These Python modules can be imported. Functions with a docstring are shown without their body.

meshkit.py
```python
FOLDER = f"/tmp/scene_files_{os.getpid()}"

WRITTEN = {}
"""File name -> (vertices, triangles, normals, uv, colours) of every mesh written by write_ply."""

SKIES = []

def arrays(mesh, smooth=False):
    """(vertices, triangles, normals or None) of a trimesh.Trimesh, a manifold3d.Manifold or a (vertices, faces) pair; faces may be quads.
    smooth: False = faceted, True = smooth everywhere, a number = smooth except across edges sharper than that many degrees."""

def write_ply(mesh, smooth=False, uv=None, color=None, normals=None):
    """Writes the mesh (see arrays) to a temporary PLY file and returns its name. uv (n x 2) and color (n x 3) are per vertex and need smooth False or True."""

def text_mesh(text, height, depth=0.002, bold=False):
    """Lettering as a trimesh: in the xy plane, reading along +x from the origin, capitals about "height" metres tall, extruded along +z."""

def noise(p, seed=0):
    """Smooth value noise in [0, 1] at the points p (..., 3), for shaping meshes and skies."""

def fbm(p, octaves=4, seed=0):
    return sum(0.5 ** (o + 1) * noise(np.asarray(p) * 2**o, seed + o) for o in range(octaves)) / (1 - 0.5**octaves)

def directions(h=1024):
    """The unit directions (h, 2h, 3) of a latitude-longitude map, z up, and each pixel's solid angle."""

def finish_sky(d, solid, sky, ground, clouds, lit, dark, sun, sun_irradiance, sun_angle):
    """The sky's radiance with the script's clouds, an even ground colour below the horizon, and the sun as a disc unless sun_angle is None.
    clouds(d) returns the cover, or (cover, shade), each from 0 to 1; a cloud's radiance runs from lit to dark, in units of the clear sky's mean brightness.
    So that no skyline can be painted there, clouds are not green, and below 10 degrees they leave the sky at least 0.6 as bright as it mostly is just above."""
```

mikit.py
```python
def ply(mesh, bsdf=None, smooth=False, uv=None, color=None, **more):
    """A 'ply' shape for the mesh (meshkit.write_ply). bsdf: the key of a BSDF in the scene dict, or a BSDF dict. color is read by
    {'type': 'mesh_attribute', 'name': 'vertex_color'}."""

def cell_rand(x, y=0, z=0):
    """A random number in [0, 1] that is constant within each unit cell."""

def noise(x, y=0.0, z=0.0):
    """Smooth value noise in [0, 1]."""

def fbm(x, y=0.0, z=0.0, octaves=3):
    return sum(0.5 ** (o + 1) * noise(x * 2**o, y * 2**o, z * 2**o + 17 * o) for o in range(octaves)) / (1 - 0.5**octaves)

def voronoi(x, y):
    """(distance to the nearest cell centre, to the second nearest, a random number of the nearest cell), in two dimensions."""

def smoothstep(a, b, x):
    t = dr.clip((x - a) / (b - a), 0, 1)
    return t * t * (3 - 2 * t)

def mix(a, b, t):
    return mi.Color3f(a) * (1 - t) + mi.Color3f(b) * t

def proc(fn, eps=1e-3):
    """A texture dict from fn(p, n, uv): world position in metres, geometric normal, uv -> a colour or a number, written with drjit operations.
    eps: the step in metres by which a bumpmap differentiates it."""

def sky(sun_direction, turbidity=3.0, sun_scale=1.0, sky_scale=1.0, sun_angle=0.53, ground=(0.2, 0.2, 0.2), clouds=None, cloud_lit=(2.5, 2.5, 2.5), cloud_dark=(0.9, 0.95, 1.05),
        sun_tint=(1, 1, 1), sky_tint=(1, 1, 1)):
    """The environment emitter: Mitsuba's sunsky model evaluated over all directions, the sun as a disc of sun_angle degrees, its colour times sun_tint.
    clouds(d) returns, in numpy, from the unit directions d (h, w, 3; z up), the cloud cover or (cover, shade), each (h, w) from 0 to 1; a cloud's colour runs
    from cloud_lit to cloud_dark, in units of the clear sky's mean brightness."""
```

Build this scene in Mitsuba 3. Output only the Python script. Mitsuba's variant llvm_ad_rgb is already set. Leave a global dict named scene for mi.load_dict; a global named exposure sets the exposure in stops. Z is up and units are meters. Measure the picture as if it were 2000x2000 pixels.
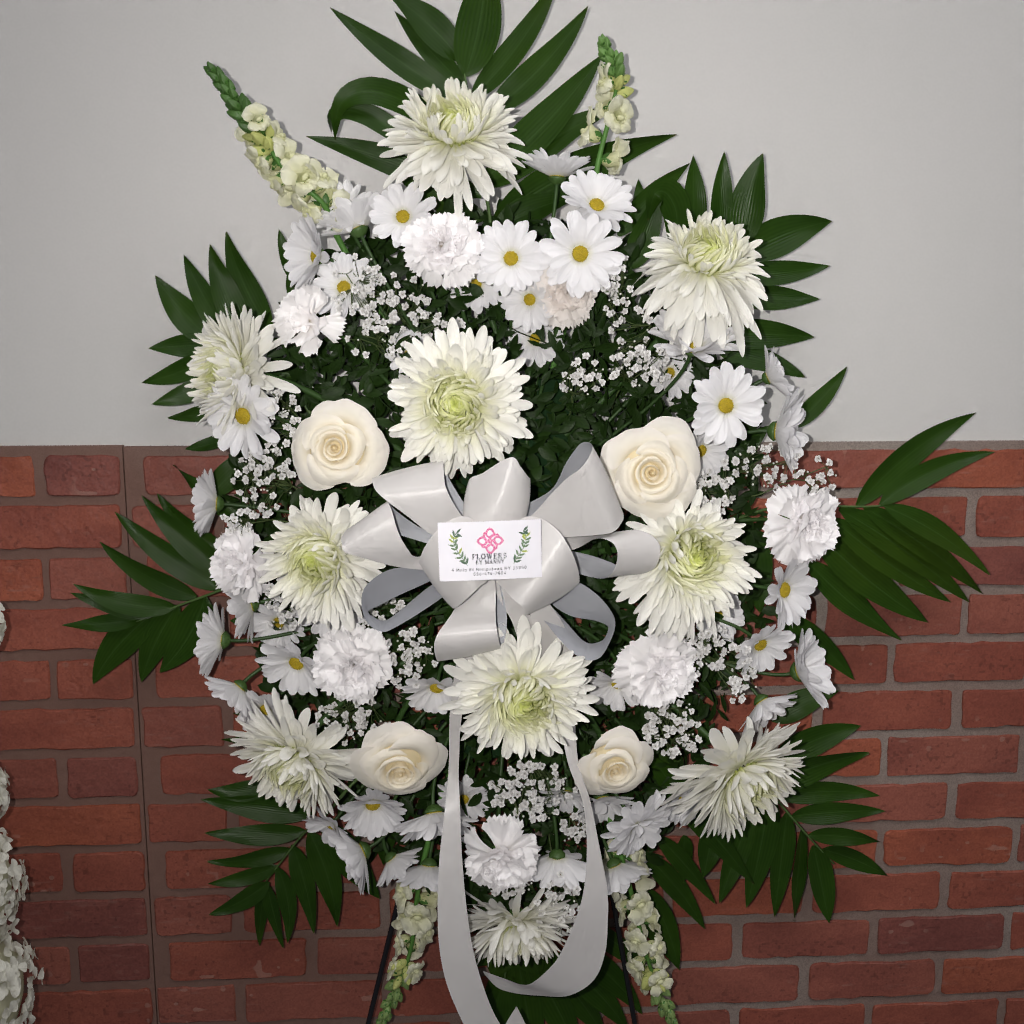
import math, random
import numpy as np, trimesh, mitsuba as mi, mikit, meshkit
import drjit as dr
from mikit import fbm, noise, smoothstep, mix

T = mi.ScalarTransform4f
rng = np.random.default_rng(7)
random.seed(7)
scene, labels = {}, {}

# ---------------------------------------------------------------- camera, light, exposure
FOV, PITCH, YAW, ROLL = 50.0, math.radians(9.832), math.radians(3.6856), math.radians(0.029)
CAM = np.array([0.0, -1.15, 1.35])
FPX = 1000 / math.tan(math.radians(FOV / 2))
fwd = np.array([math.sin(YAW) * math.cos(PITCH), math.cos(YAW) * math.cos(PITCH), -math.sin(PITCH)])
rt = np.cross(fwd, [0, 0, 1]); rt /= np.linalg.norm(rt)
upv = np.cross(rt, fwd)
rt, upv = math.cos(ROLL) * rt + math.sin(ROLL) * upv, -math.sin(ROLL) * rt + math.cos(ROLL) * upv
scene['camera'] = {'type': 'perspective', 'fov': FOV, 'near_clip': 0.05, 'far_clip': 20.0,
                   'to_world': T().look_at(origin=CAM.tolist(), target=(CAM + fwd).tolist(), up=upv.tolist())}
exposure = 0.36
# the phone's flash, beside its lens
FLASH = CAM - 0.042 * rt + 0.012 * upv
scene['flash'] = {'type': 'spot', 'to_world': T().look_at(origin=FLASH.tolist(), target=(0.20, 0.0, 1.30), up=[0, 0, 1]),
                  'intensity': {'type': 'rgb', 'value': [2.15, 2.07, 1.98]}, 'cutoff_angle': 60.0, 'beam_width': 14.0}
# ceiling lamps of the shop, in front of the wall and above
def ceiling_lamp(key, x, y, rad, label):
    scene[key] = {'type': 'rectangle', 'to_world': T().translate([x, y, 2.7]).rotate([1, 0, 0], 180).scale([0.7, 0.4, 1]),
                  'bsdf': {'type': 'diffuse', 'reflectance': {'type': 'rgb', 'value': 0.6}},
                  'emitter': {'type': 'area', 'radiance': {'type': 'rgb', 'value': [6.1 * rad, 6.0 * rad, 6.0 * rad]}}}
    labels[key] = {'label': label, 'category': 'ceiling lamp'}
ceiling_lamp('ceiling_light', 0.7, -1.25, 0.72, 'white rectangular ceiling lamp above and in front of the wall, on the right')
ceiling_lamp('ceiling_light_001', -0.8, -1.9, 0.34, 'white rectangular ceiling lamp above and in front of the wall, on the left')
scene['room_light'] = {'type': 'constant', 'radiance': {'type': 'rgb', 'value': [0.054, 0.056, 0.064]}}

# ---------------------------------------------------------------- helpers
def W(px, py, h):
    """The point h metres in front of the brick wall that the photograph shows at this pixel (of 2000)."""
    d = fwd * FPX + rt * (px - 1000) - upv * (py - 1000)
    return CAM + d * ((-h - CAM[1]) / d[1])

def scale_at(p):
    return float(np.dot(p - CAM, fwd)) / FPX          # metres per photo pixel

def nrm(v):
    v = np.asarray(v, float)
    return v / (np.linalg.norm(v) + 1e-12)

counts = {}
def numbered(name):
    n = counts.get(name, 0); counts[name] = n + 1
    return name if n == 0 else f'{name}_{n:03d}'

def put(key, mesh, bsdf, smooth=True, color=None, uv=None, **more):
    if color is not None:                    # a vertex keeps its own tint in uv: (red, blue) for petals, (red, green) for greenery
        uv = np.asarray(color, float)[:, [0, 1 if bsdf == 'green_material' else 2]]
    scene[key] = mikit.ply(mesh, bsdf, smooth=smooth, uv=uv, **more)
    return key

def part(parent, name, mesh, bsdf, **kw):
    return put(numbered(f'{parent}__{name}'), mesh, bsdf, **kw)

def thing(name, label, cat, group=None):
    key = numbered(name)
    labels[key] = {'label': label, 'category': cat}
    if group: labels[key]['group'] = group
    return key

def grid_faces(nu, nv):
    i, j = np.meshgrid(np.arange(nu - 1), np.arange(nv - 1), indexing='ij')
    a = (i * nv + j).ravel()
    return np.vstack([np.stack([a, a + nv, a + nv + 1], 1), np.stack([a, a + nv + 1, a + 1], 1)])

def join(parts):
    vs, fs, cs, n = [], [], [], 0
    for p in parts:
        vs.append(p[0]); fs.append(np.asarray(p[1]) + n); n += len(p[0])
        if len(p) > 2: cs.append(p[2])
    return np.vstack(vs), np.vstack(fs), (np.vstack(cs) if cs else None)

def tube(pts, r, sides=7, cap=True):
    p = np.asarray(pts, float)
    r = np.broadcast_to(np.asarray(r, float), (len(p),))
    t = np.gradient(p, axis=0); t /= np.linalg.norm(t, axis=1, keepdims=True) + 1e-12
    ref = np.array([0.31, 0.2, 0.93]) if abs(np.mean(t[:, 2])) < 0.8 else np.array([0.95, 0.3, 0.1])
    a = np.cross(t, ref); a /= np.linalg.norm(a, axis=1, keepdims=True) + 1e-12
    b = np.cross(t, a)
    ang = np.arange(sides) * 2 * np.pi / sides
    v = (p[:, None] + r[:, None, None] * (np.cos(ang)[None, :, None] * a[:, None] + np.sin(ang)[None, :, None] * b[:, None])).reshape(-1, 3)
    f = []
    for i in range(len(p) - 1):
        for j in range(sides):
            q = [i * sides + j, i * sides + (j + 1) % sides, (i + 1) * sides + (j + 1) % sides, (i + 1) * sides + j]
            f += [[q[0], q[1], q[2]], [q[0], q[2], q[3]]]
    if cap:
        n = len(v); v = np.vstack([v, p[:1], p[-1:]]); o = (len(p) - 1) * sides
        for j in range(sides):
            f += [[n, (j + 1) % sides, j], [n + 1, o + j, o + (j + 1) % sides]]
    return v, np.array(f)

def bez(p0, p1, p2, n=10):
    t = np.linspace(0, 1, n)[:, None]
    return (1 - t) ** 2 * p0 + 2 * t * (1 - t) * p1 + t * t * p2

def crom(P, n):
    """Catmull-Rom curve through the points P, n samples."""
    P = np.asarray(P, float)
    Q = np.vstack([2 * P[0] - P[1], P, 2 * P[-1] - P[-2]])
    u = np.linspace(0, len(P) - 1 - 1e-9, n); i = u.astype(int); t = (u - i)[:, None]
    a, b, c, d = Q[i], Q[i + 1], Q[i + 2], Q[i + 3]
    return 0.5 * (2 * b + (c - a) * t + (2 * a - 5 * b + 4 * c - d) * t ** 2 + (3 * b - a - 3 * c + d) * t ** 3)

def ellipsoid(c, axes, n=8):
    s = trimesh.creation.uv_sphere(1.0, count=[n, n + 4])
    return np.asarray(s.vertices) @ np.asarray(axes) + c, np.asarray(s.faces)

def frame(axis, spin=0.0):
    """Rows x, y, z of a flower's own frame, z the way it faces; axis = (right, up, towards the viewer)."""
    z = nrm([axis[0], -axis[2], axis[1]])
    x = np.cross([0.05, 0.1, 1.0], z); x = nrm(x); y = np.cross(z, x)
    c, s = math.cos(spin), math.sin(spin)
    return np.array([c * x + s * y, -s * x + c * y, z])

def petal(L, w, e0, e1, az, r0=0.0, h0=0.0, cup=0.3, groove=0.0, tip=0.25, base=0.5, tw=0.0, side=0.0, ns=5, nt=8, notch=0.0, point=0.5):
    """One strap-shaped petal in a flower's frame: length L, half width w, its slope going from e0 to e1 (degrees), az the way round."""
    t = 1 - (1 - np.linspace(0, 1, nt)) ** 1.6; s = np.linspace(-1, 1, ns); dt = np.diff(t)
    el = np.radians(e0 + (e1 - e0) * t)
    dr_, dz_ = np.cos(el), np.sin(el)
    r = r0 + L * np.concatenate([[0], np.cumsum(dt * (dr_[1:] + dr_[:-1]) / 2)])
    z = h0 + L * np.concatenate([[0], np.cumsum(dt * (dz_[1:] + dz_[:-1]) / 2)])
    x = np.clip((t - (1 - tip)) / tip, 0, 1)
    prof = (base + (1 - base) * np.clip(t / 0.55, 0, 1) ** 0.8) * np.maximum(1 - x ** 2, 0.0) ** point
    prof[-1] = max(prof[-1], 0.14)
    S, P = np.meshgrid(s, prof); TT = t[:, None]
    wid = w * S * P
    lift = w * cup * (S ** 2) * P + groove * w * np.cos(S * np.pi * 2.5) * np.sin(np.pi * np.clip(TT * 0.9 + 0.1, 0, 1)) * P
    rr = r[:, None] - lift * np.sin(el)[:, None] - notch * L * (1 - np.abs(S)) * (TT > 0.99)
    zz = z[:, None] + lift * np.cos(el)[:, None] + tw * wid * TT
    yy = wid + side * L * TT ** 2
    ca, sa = math.cos(az), math.sin(az)
    V = np.stack([rr * ca - yy * sa, rr * sa + yy * ca, zz], -1).reshape(-1, 3)
    return V, grid_faces(nt, ns), np.repeat(t, ns), np.tile(s, nt)

def tocol(t, stops):
    """Colours along t from stops [(t, (r, g, b)), ...]."""
    xs = [a for a, _ in stops]
    return np.stack([np.interp(t, xs, [c[k] for _, c in stops]) for k in range(3)], 1)

# ---------------------------------------------------------------- materials
def R(*v): return {'type': 'rgb', 'value': list(v)}
def ramp(x, stops):
    y = mi.Float(stops[0][1])
    for (a, b), (c, d) in zip(stops[:-1], stops[1:]):
        y = dr.select(x > a, b + (d - b) * dr.clip((x - a) / (c - a), 0, 1), y)
    return y
def tinted(stops):
    def fn(p, n, uv):
        r, b = dr.clip(uv.x, 0.01, 0.93), dr.clip(uv.y, 0.005, 0.93)
        return mi.Color3f(r, dr.minimum(r * ramp(b / r, stops), 0.93), b)
    return mikit.proc(fn)
PETAL_TINT = tinted([(0.15, 1.30), (0.24, 1.14), (0.38, 1.06), (0.70, 1.0), (0.93, 0.99), (1.05, 0.995)])
ROSE_TINT = tinted([(0.5, 0.85), (0.55, 0.865), (0.65, 0.90), (0.73, 0.92), (0.86, 0.96)])
CARNATION_TINT = tinted([(0.7, 0.97), (0.893, 0.94), (0.965, 0.977), (1.05, 1.0)])
def green_tint(p, n, uv):
    return mi.Color3f(dr.clip(uv.x, 0.003, 0.5), dr.clip(uv.y, 0.003, 0.6), dr.clip(uv.x * 0.48, 0.002, 0.3))
VC = mikit.proc(green_tint)
scene['petal_material'] = {'type': 'principledthin', 'base_color': PETAL_TINT, 'roughness': 0.6, 'diff_trans': 0.6, 'eta': 1.35, 'spec_trans': 0.0}
scene['carnation_material'] = {'type': 'principledthin', 'base_color': CARNATION_TINT, 'roughness': 0.7, 'diff_trans': 0.55, 'eta': 1.35, 'spec_trans': 0.0}
scene['rose_material'] = {'type': 'principledthin', 'base_color': ROSE_TINT, 'roughness': 0.65, 'diff_trans': 0.7, 'eta': 1.3, 'spec_trans': 0.0}
scene['green_material'] = {'type': 'twosided', 'bsdf': {'type': 'principled', 'base_color': VC, 'roughness': 0.5, 'specular': 0.4}}
def disc_tone(p, n, uv):
    return mix((0.46, 0.34, 0.012), (0.30, 0.22, 0.008), noise(p.x * 900, p.y * 900, p.z * 900))
scene['disc_material'] = {'type': 'twosided', 'bsdf': {'type': 'principled', 'base_color': mikit.proc(disc_tone), 'roughness': 0.7}}
def leaf_tone(p, n, uv):
    v = 0.5 + 0.5 * dr.sin(uv.x * 60.0 + 2.0 * noise(p.x * 30, p.y * 30, p.z * 30))
    m = fbm(p.x * 22, p.y * 22, p.z * 22)
    c = mix((0.009, 0.028, 0.003), (0.023, 0.056, 0.005), m * 0.8 + 0.25 * v)
    c = mix(c, (0.030, 0.052, 0.004), 0.55 * smoothstep(0.55, 0.85, noise(p.x * 9 + 4, p.y * 9, p.z * 9)))
    c = mix(c, (0.10, 0.085, 0.03), 0.5 * smoothstep(0.965, 1.0, uv.y))
    rib = smoothstep(0.035, 0.0, dr.abs(uv.x - 0.5))
    return mix(c, (0.035, 0.075, 0.018), rib * 0.5)
def leaf_bump(p, n, uv):
    return 0.00012 * dr.sin(uv.x * 75.0) + 0.0006 * fbm(p.x * 60, p.y * 60, p.z * 60)
scene['frond_material'] = {'type': 'twosided', 'bsdf': {'type': 'bumpmap', 'arbitrary': mikit.proc(leaf_bump, 5e-4), 'scale': 1.0,
                           'bsdf': {'type': 'principled', 'base_color': mikit.proc(leaf_tone), 'roughness': 0.34, 'specular': 0.13}}}
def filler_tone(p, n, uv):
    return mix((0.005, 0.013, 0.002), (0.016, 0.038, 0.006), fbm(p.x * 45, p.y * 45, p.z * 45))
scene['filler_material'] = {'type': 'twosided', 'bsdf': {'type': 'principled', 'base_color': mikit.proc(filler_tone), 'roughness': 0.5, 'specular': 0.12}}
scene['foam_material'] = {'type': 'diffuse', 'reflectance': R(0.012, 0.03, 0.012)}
def satin_bump(p, n, uv):
    return 0.00005 * dr.sin(uv.x * 420.0) + 0.0003 * fbm(p.x * 34 + 3, p.y * 34, p.z * 34, 2) + 0.00035 * noise(uv.x * 34.0, uv.y * 9.0, 1.0)
def satin_front(p, n, uv):
    e = smoothstep(0.035, 0.0, dr.minimum(uv.x, 1 - uv.x))
    return mix((0.475, 0.46, 0.452), (0.505, 0.49, 0.482), e)
scene['satin_material'] = {'type': 'twosided',
    'front': {'type': 'bumpmap', 'arbitrary': mikit.proc(satin_bump, 4e-4), 'scale': 1.0, 'bsdf': {'type': 'principled', 'base_color': mikit.proc(satin_front), 'roughness': 0.43, 'specular': 0.55, 'anisotropic': 0.85, 'sheen': 0.7}},
    'back': {'type': 'bumpmap', 'arbitrary': mikit.proc(satin_bump, 4e-4), 'scale': 1.0, 'bsdf': {'type': 'principled', 'base_color': R(0.33, 0.338, 0.365), 'roughness': 0.55, 'specular': 0.3}}}
scene['wire_material'] = {'type': 'principled', 'base_color': R(0.008, 0.008, 0.010), 'roughness': 0.35, 'specular': 0.5}
def wall_tone(p, n, uv):
    m = fbm(p.x * 5, p.z * 5, 3.0)
    g = noise(p.x * 700, p.z * 700)
    c = mix((0.535, 0.532, 0.515), (0.56, 0.545, 0.537), m)
    line = smoothstep(0.0012, 0.0, dr.abs(p.z - 1.757 - 0.012 * (noise(p.x * 40) - 0.5))) * smoothstep(0.13, 0.16, p.x) * smoothstep(0.26, 0.22, p.x) * noise(p.x * 160)
    return c * (0.985 + 0.03 * g) * (1 - 0.25 * line)
def wall_bump(p, n, uv):
    return 0.0007 * fbm(p.x * 150, p.z * 150, 1.0)
scene['paint_material'] = {'type': 'bumpmap', 'arbitrary': mikit.proc(wall_bump, 8e-4), 'scale': 1.0,
                           'bsdf': {'type': 'principled', 'base_color': mikit.proc(wall_tone), 'roughness': 0.6, 'specular': 0.3}}
def mortar_tone(p, n, uv):
    m = fbm(p.x * 30, p.z * 30, 2.0)
    c = mix((0.20, 0.168, 0.15), (0.275, 0.238, 0.212), m) * (0.8 + 0.4 * noise(p.x * 900, p.z * 900))
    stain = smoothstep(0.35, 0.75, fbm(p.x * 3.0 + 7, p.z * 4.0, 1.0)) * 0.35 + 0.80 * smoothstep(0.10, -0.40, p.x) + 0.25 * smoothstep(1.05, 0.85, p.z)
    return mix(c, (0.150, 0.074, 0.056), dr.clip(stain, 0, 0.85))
def mortar_bump(p, n, uv):
    return 0.0011 * fbm(p.x * 130, p.z * 130, 1.0)
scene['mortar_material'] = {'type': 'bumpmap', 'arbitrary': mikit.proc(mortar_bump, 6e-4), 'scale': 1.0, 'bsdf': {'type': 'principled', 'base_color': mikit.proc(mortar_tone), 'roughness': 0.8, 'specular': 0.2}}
BT = [((0.250, 0.072, 0.046), (0.20, 0.055, 0.037)), ((0.240, 0.076, 0.053), (0.19, 0.058, 0.042)), ((0.275, 0.077, 0.043), (0.22, 0.059, 0.036)), ((0.195, 0.062, 0.048), (0.155, 0.048, 0.039))]
for i, (a, b) in enumerate(BT):
    def brick_tone(p, n, uv, a=a, b=b, i=i):
        m = fbm(p.x * 14 + 9 * i, p.z * 24, 5.0, 4)
        c = mix(b, a, smoothstep(0.25, 0.75, m))
        g = noise(p.x * 600, p.z * 600, 2.0)
        c = c * (0.86 + 0.28 * g)
        chip = smoothstep(0.84, 0.90, noise(p.x * 95 + 31 * i, p.z * 120)) * smoothstep(0.55, 0.8, noise(p.x * 17, p.z * 19, 8.0))
        pale = smoothstep(0.60, 0.9, fbm(p.x * 60, p.z * 260, 1.0)) * smoothstep(0.55, 0.75, noise(p.x * 9 + 3, p.z * 13))
        pit = smoothstep(0.72, 0.85, noise(p.x * 260, p.z * 300, 4.0)) * smoothstep(0.4, 0.7, noise(p.x * 30, p.z * 30, 6.0))
        c = c * (1 - 0.25 * pit) * (0.82 + 0.36 * fbm(p.x * 5 + 2, p.z * 7, 3.0))
        return mix(mix(c, (0.27, 0.15, 0.125), pale * 0.28), (0.46, 0.33, 0.27), chip * 0.22)
    def brick_bump(p, n, uv, i=i):
        return 0.0019 * fbm(p.x * 90 + i, p.z * 90, p.y * 90) + 0.0004 * noise(p.x * 500, p.z * 500)
    scene[f'brick_material_{i}'] = {'type': 'bumpmap', 'arbitrary': mikit.proc(brick_bump, 6e-4), 'scale': 1.0,
        'bsdf': {'type': 'principled', 'base_color': mikit.proc(brick_tone), 'roughness': 0.55, 'specular': 0.35}}

# ---------------------------------------------------------------- the walls
ZTOP, HC, BP = 1.35 - 0.1273, 0.05515, 0.1622      # top of the bricks, course height, brick spacing
def slab(x0, x1, y0, y1, z0, z1):
    m = trimesh.creation.box((x1 - x0, y1 - y0, z1 - z0)); m.apply_translation([(x0 + x1) / 2, (y0 + y1) / 2, (z0 + z1) / 2]); return m
pw = 'painted_wall'
labels[pw] = {'label': 'plain off-white painted wall above the red brick panelling', 'category': 'wall', 'kind': 'structure'}
put(pw, slab(-1.6, 1.9, 0.0075, 0.09, 0.4, 2.9), 'paint_material', smooth=False)
bw = 'brick_wall'
labels[bw] = {'label': 'red brick panelling with grey mortar joints covering the lower wall', 'category': 'brick wall', 'kind': 'structure'}
SEAMS = [-0.328, 0.7385]
edges = [-1.5, SEAMS[0], SEAMS[1], 1.8]
ROWS = 17
for a, b, dz in zip(edges[:-1], edges[1:], (0.0012, 0.0, 0.0008)):
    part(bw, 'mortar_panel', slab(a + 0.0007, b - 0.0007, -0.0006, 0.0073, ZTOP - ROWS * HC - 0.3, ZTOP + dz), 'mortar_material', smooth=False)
labels[bw + '__mortar_panel'] = {'label': 'grey mortar bed of the left brick panel'}

def brick_mesh(x0, x1, z0, z1, seed):
    """A brick slip with an uneven rounded outline and a worn arris."""
    g = np.random.default_rng(seed)
    w, h = x1 - x0, z1 - z0
    r = min(0.0036, w * 0.3) * g.uniform(0.5, 1.6)
    pts = []
    nx = max(3, int(w / 0.011)); nz = 4
    for k in range(nx): pts.append((x0 + r + (w - 2 * r) * k / (nx - 1), z0))
    pts.append((x1 - r * 0.3, z0 + r * 0.3))
    for k in range(nz): pts.append((x1, z0 + r + (h - 2 * r) * k / (nz - 1)))
    pts.append((x1 - r * 0.3, z1 - r * 0.3))
    for k in range(nx): pts.append((x1 - r - (w - 2 * r) * k / (nx - 1), z1))
    pts.append((x0 + r * 0.3, z1 - r * 0.3))
    for k in range(nz): pts.append((x0, z1 - r - (h - 2 * r) * k / (nz - 1)))
    pts.append((x0 + r * 0.3, z0 + r * 0.3))
    P = np.array(pts)
    n3 = np.c_[P * 95, np.full(len(P), seed * 1.7)]
    P = P + 0.0056 * np.stack([meshkit.fbm(n3, 3, 1) - 0.5, meshkit.fbm(n3, 3, 2) - 0.5], 1)
    c = P.mean(0); n = len(P)
    inn = P + (c - P) / np.linalg.norm(c - P, axis=1, keepdims=True) * np.array([0.0016])
    top = 0.0036 + 0.0005 * g.normal()
    V = np.vstack([np.c_[P[:, 0], np.full(n, 0.0), P[:, 1]], np.c_[P[:, 0], np.full(n, -top + 0.0014), P[:, 1]], np.c_[inn[:, 0], np.full(n, -top), inn[:, 1]], [[c[0], -top, c[1]]]])
    f = []
    for k in range(n):
        k2 = (k + 1) % n
        for o in (0, n):
            f += [[o + k, o + k2, o + n + k2], [o + k, o + n + k2, o + n + k]]
        f.append([2 * n + k, 2 * n + k2, 3 * n])
    return V, np.array(f)

bseed = 0
for k in range(1, ROWS + 1):
    zt, zb = ZTOP - (k - 1) * HC, ZTOP - k * HC
    gap = 0.0106
    if k == 1: zt -= 0.0035
    for pi, (a, b) in enumerate(zip(edges[:-1], edges[1:])):
        if pi == 0: off = -0.414 + (BP / 2 if k % 2 == 0 else 0) + 0.0
        else: off = 0.578 - (0 if k % 2 == 0 else BP / 2)
        if pi == 0 and k % 2 == 0: off = SEAMS[0] - 0.001
        x = off + BP * math.floor((a - off) / BP)
        while x < b:
            x0, x1 = max(x + gap / 2, a + 0.004), min(x + BP - gap / 2, b - 0.004)
            x += BP
            if x1 - x0 < 0.02 or x1 < -0.80 or x0 > 0.95: continue
            bseed += 1
            g = np.random.default_rng(bseed)
            jx = g.uniform(-0.0018, 0.0018, 2)
            m = int(g.choice(4, p=[0.42, 0.24, 0.22, 0.12]))
            part(bw, 'brick', brick_mesh(x0 + jx[0], x1 + jx[1], zb + gap / 2 + g.uniform(-.0008, .0008), zt - gap / 2 + g.uniform(-.0008, .0008), bseed), f'brick_material_{m}', smooth=35)

# ---------------------------------------------------------------- stems and greenery colours
STEM = (0.024, 0.058, 0.012)
def stem_to_foam(key, base, axis3, rad=0.0021, back=0.05, col=STEM, px=None, py=None, tgt=None):
    """A stem from the back of a bloom down into the foam block."""
    if tgt is None:
        tgt = W(1000 + (px - 1000) * 0.28, 1090 + (py - 1090) * 0.42, 0.075)
    else:
        tgt = W(*tgt)
    c = bez(base, base - axis3 * back, tgt, 12)
    v, f = tube(c, rad, 6)
    part(key, 'stem', (v, f), 'green_material', color=np.tile(np.array(col) * rng.uniform(0.8, 1.2), (len(v), 1)))

def calyx(key, C, M, r, h):
    v, f = [], []
    n = 12
    prof = [(0.25, -1.0), (0.7, -0.75), (1.0, -0.35), (1.12, 0.0), (0.9, 0.03)]
    for q, (a, b) in enumerate(prof):
        for k in range(n):
            th = 2 * math.pi * k / n
            rr = r * a * (1 + (0.10 if k % 2 else -0.06) * (q == 3))
            v.append(C + rr * (math.cos(th) * M[0] + math.sin(th) * M[1]) + h * b * M[2])
    for q in range(len(prof) - 1):
        for k in range(n):
            a, b = q * n + k, q * n + (k + 1) % n
            f += [[a, b, b + n], [a, b + n, a + n]]
    v = np.array(v)
    part(key, 'calyx', (v, np.array(f)), 'green_material', color=np.tile([0.05, 0.10, 0.02], (len(v), 1)))

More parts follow.
